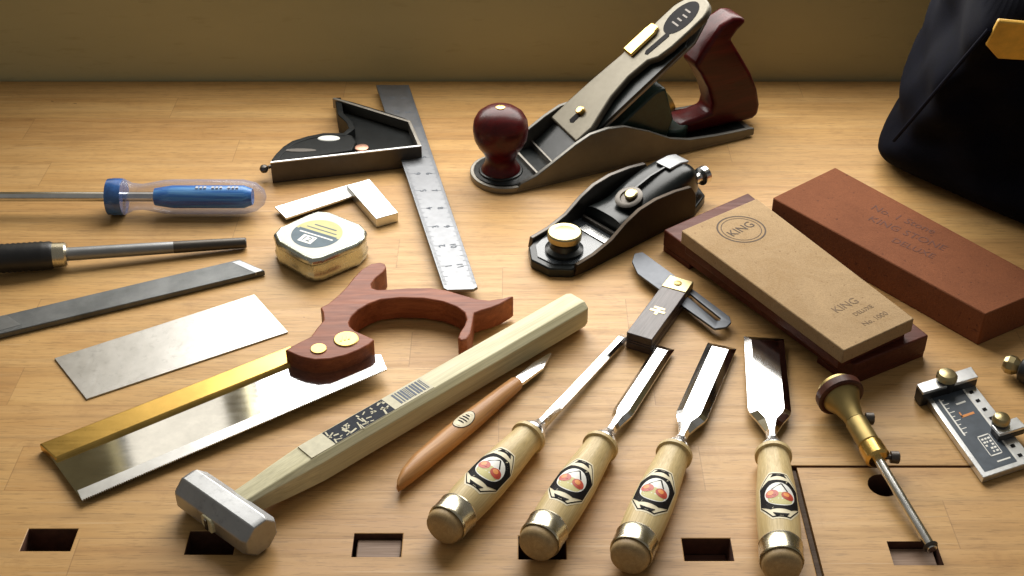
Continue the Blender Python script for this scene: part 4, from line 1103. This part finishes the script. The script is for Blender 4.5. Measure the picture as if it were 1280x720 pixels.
def clamp(bar, z0, z1, knob, rk):
    mb = MB(); mb.prism(LP_(bar, z1), z0, z1 - 0.0022); cb = mb.build('clamp_bar', M['black'], t, 0.0006)
    mb = MB(); mb.prism(LP_(bar, z1), z1 - 0.0021, z1); mb.build('steel_top', M['satin'], cb, 0.0004)
    p = LW(*knob, z1 + 0.004)
    mb = MB(); mb.lathe_z([(z0, rk * 0.8), (z1 + 0.0012, rk * 0.95), (z1 + 0.0015, rk * 0.95)], p, 24); mb.build('knob_stem', M['black'], cb)
    mb = MB(); mb.lathe_z([(z1 + 0.0014, rk), (z1 + 0.0040, rk), (z1 + 0.0058, rk * 0.8), (z1 + 0.0066, rk * 0.35), (z1 + 0.0067, 0.0004)], p, 28); mb.build('brass_knob', M['palebrass'], cb)
clamp(((1146, 480), (1154, 491), (1223, 471), (1214, 458)), 0.0005, 0.0125, (1184, 469), 0.0068)
clamp(((1240, 531), (1250, 543), (1283, 533), (1271, 521)), 0.0050, 0.0115, (1252, 523), 0.0056)

# ================================================================== TOOL AT THE RIGHT EDGE
A = P(1264, 456, 0.0095); B = P(1330, 480, 0.0095)
t = thing('knobbed_tool', 'black tool with a shiny faceted metal knob cut off by right edge', 'tool', (A.x, A.y, 0), ang(A, B))
mb = MB(); mb.M = Matrix.Translation((0, 0, 0.0095))
mb.lathe([(-0.0055, 0.0022), (-0.0050, 0.0048), (-0.0020, 0.0068), (0.0020, 0.0068), (0.0048, 0.0050), (0.0060, 0.0045)], 8); mb.build('knob', M['palebrass'], t, 0.0005, smooth=20)
mb = MB(); mb.M = Matrix.Translation((0, 0, 0.0095))
mb.lathe([(0.0055, 0.0050), (0.0070, 0.0082), (0.0150, 0.0095), (0.060, 0.0095), (0.064, 0.006)], 28); mb.build('handle', M['black'], t)

# ================================================================== TOOL BAG
o0 = P(1200, 220)
t = thing('tool_bag', 'black canvas tool bag with a tan leather strap tab at back right', 'bag', (o0.x, o0.y, 0), 0)
def at(px, py, z):
    p = P(px, py, z); return Vector((p.x - o0.x, p.y - o0.y, z))
A0 = at(1095, 203, 0.001); C0 = at(1150, 120, 0.001); B0 = at(1345, 318, 0.001); D0 = B0 + (C0 - A0) * 1.0
A1 = at(1238, 36, 0.185); C0.y = min(C0.y, BACK - o0.y - 0.02); C1 = Vector((C0.x - 0.016, C0.y, 0.26))
B1 = B0 + Vector((0.03, 0.075, 0.20)); D1 = Vector((B1.x, C1.y, 0.26))
mb = MB()
nu, nz = 20, 26
def side(p0, p1, q0, q1, f, z):
    return p0.lerp(p1, f).lerp(q0.lerp(q1, f), z)
rings = []
for k in range(nz + 1):
    z = k / nz
    r_ = []
    for (p0, p1, q0, q1) in ((A0, B0, A1, B1), (B0, D0, B1, D1), (D0, C0, D1, C1), (C0, A0, C1, A1)):
        for i in range(nu):
            f = i / nu
            p = side(p0, p1, q0, q1, f, z)
            cen = (A0 + B0 + C0 + D0) / 4
            out = Vector((p.x - cen.x, p.y - cen.y, 0)).normalized()
            bulge = 0.006 * math.sin(math.pi * f) * math.sin(math.pi * min(1, z * 1.3)) + 0.0035 * math.sin(9 * f + 6 * z) * math.sin(math.pi * z)
            if z < 0.08: bulge -= 0.006 * (1 - z / 0.08)
            r_.append(p + out * bulge)
    for _ in range(3 + int(4 * (1 - z))):
        r_ = [(r_[i - 1] + r_[i] * 2 + r_[(i + 1) % len(r_)]) / 4 for i in range(len(r_))]
    for i, p in enumerate(r_):
        out = Vector((p.x - cen.x, p.y - cen.y, 0)).normalized()
        fold = 0.0042 * math.sin(p.x * 70 + p.z * 55 + 1.3 * math.sin(p.y * 60)) + 0.0025 * math.sin(p.z * 140 - p.x * 90)
        r_[i] = p + out * (0.010 * math.exp(-((z - 0.10) / 0.10) ** 2) + fold * min(1, z * 4))
    rings.append(r_)
mb.loft(rings)
mb.build('bag_body', M['fabric'], t, 0.0, smooth=70, sub=1)
mb = MB()
sa, sb = at(1117, 172, 0.020), A1
for k in range(4, 20):
    f0, f1 = k / 20, (k + 1) / 20
    mb.tube(A0.lerp(A1, f0) + Vector((-0.002, -0.003, 0.001)), A0.lerp(A1, f1) + Vector((-0.002, -0.003, 0.001)), 0.0015, 8)
mb.build('seam_piping', plain('navy piping', (0.005, 0.0055, 0.011), 0.9, 0.2, 90, 0.2, spec=0.05), t)
mb = MB()
zt2 = 0.185
def slab(pts, tk, name, mat, bev):
    mb = MB(); v0 = [Vector(p) for p in pts]; n = (v0[1] - v0[0]).cross(v0[2] - v0[0]).normalized()
    if n.y > 0: n = -n
    mb.loft([[tuple(p) for p in v0], [tuple(p + n * tk) for p in v0]]); return mb.build(name, mat, t, bev)
fn = lambda px, py, z: at(px, py, z)
slab([fn(1231, 52, 0.168), fn(1247, 22, 0.190), fn(1300, 27, 0.187), fn(1300, 72, 0.152), fn(1246, 69, 0.156)], 0.004, 'leather_tab', M['leather'], 0.0012)
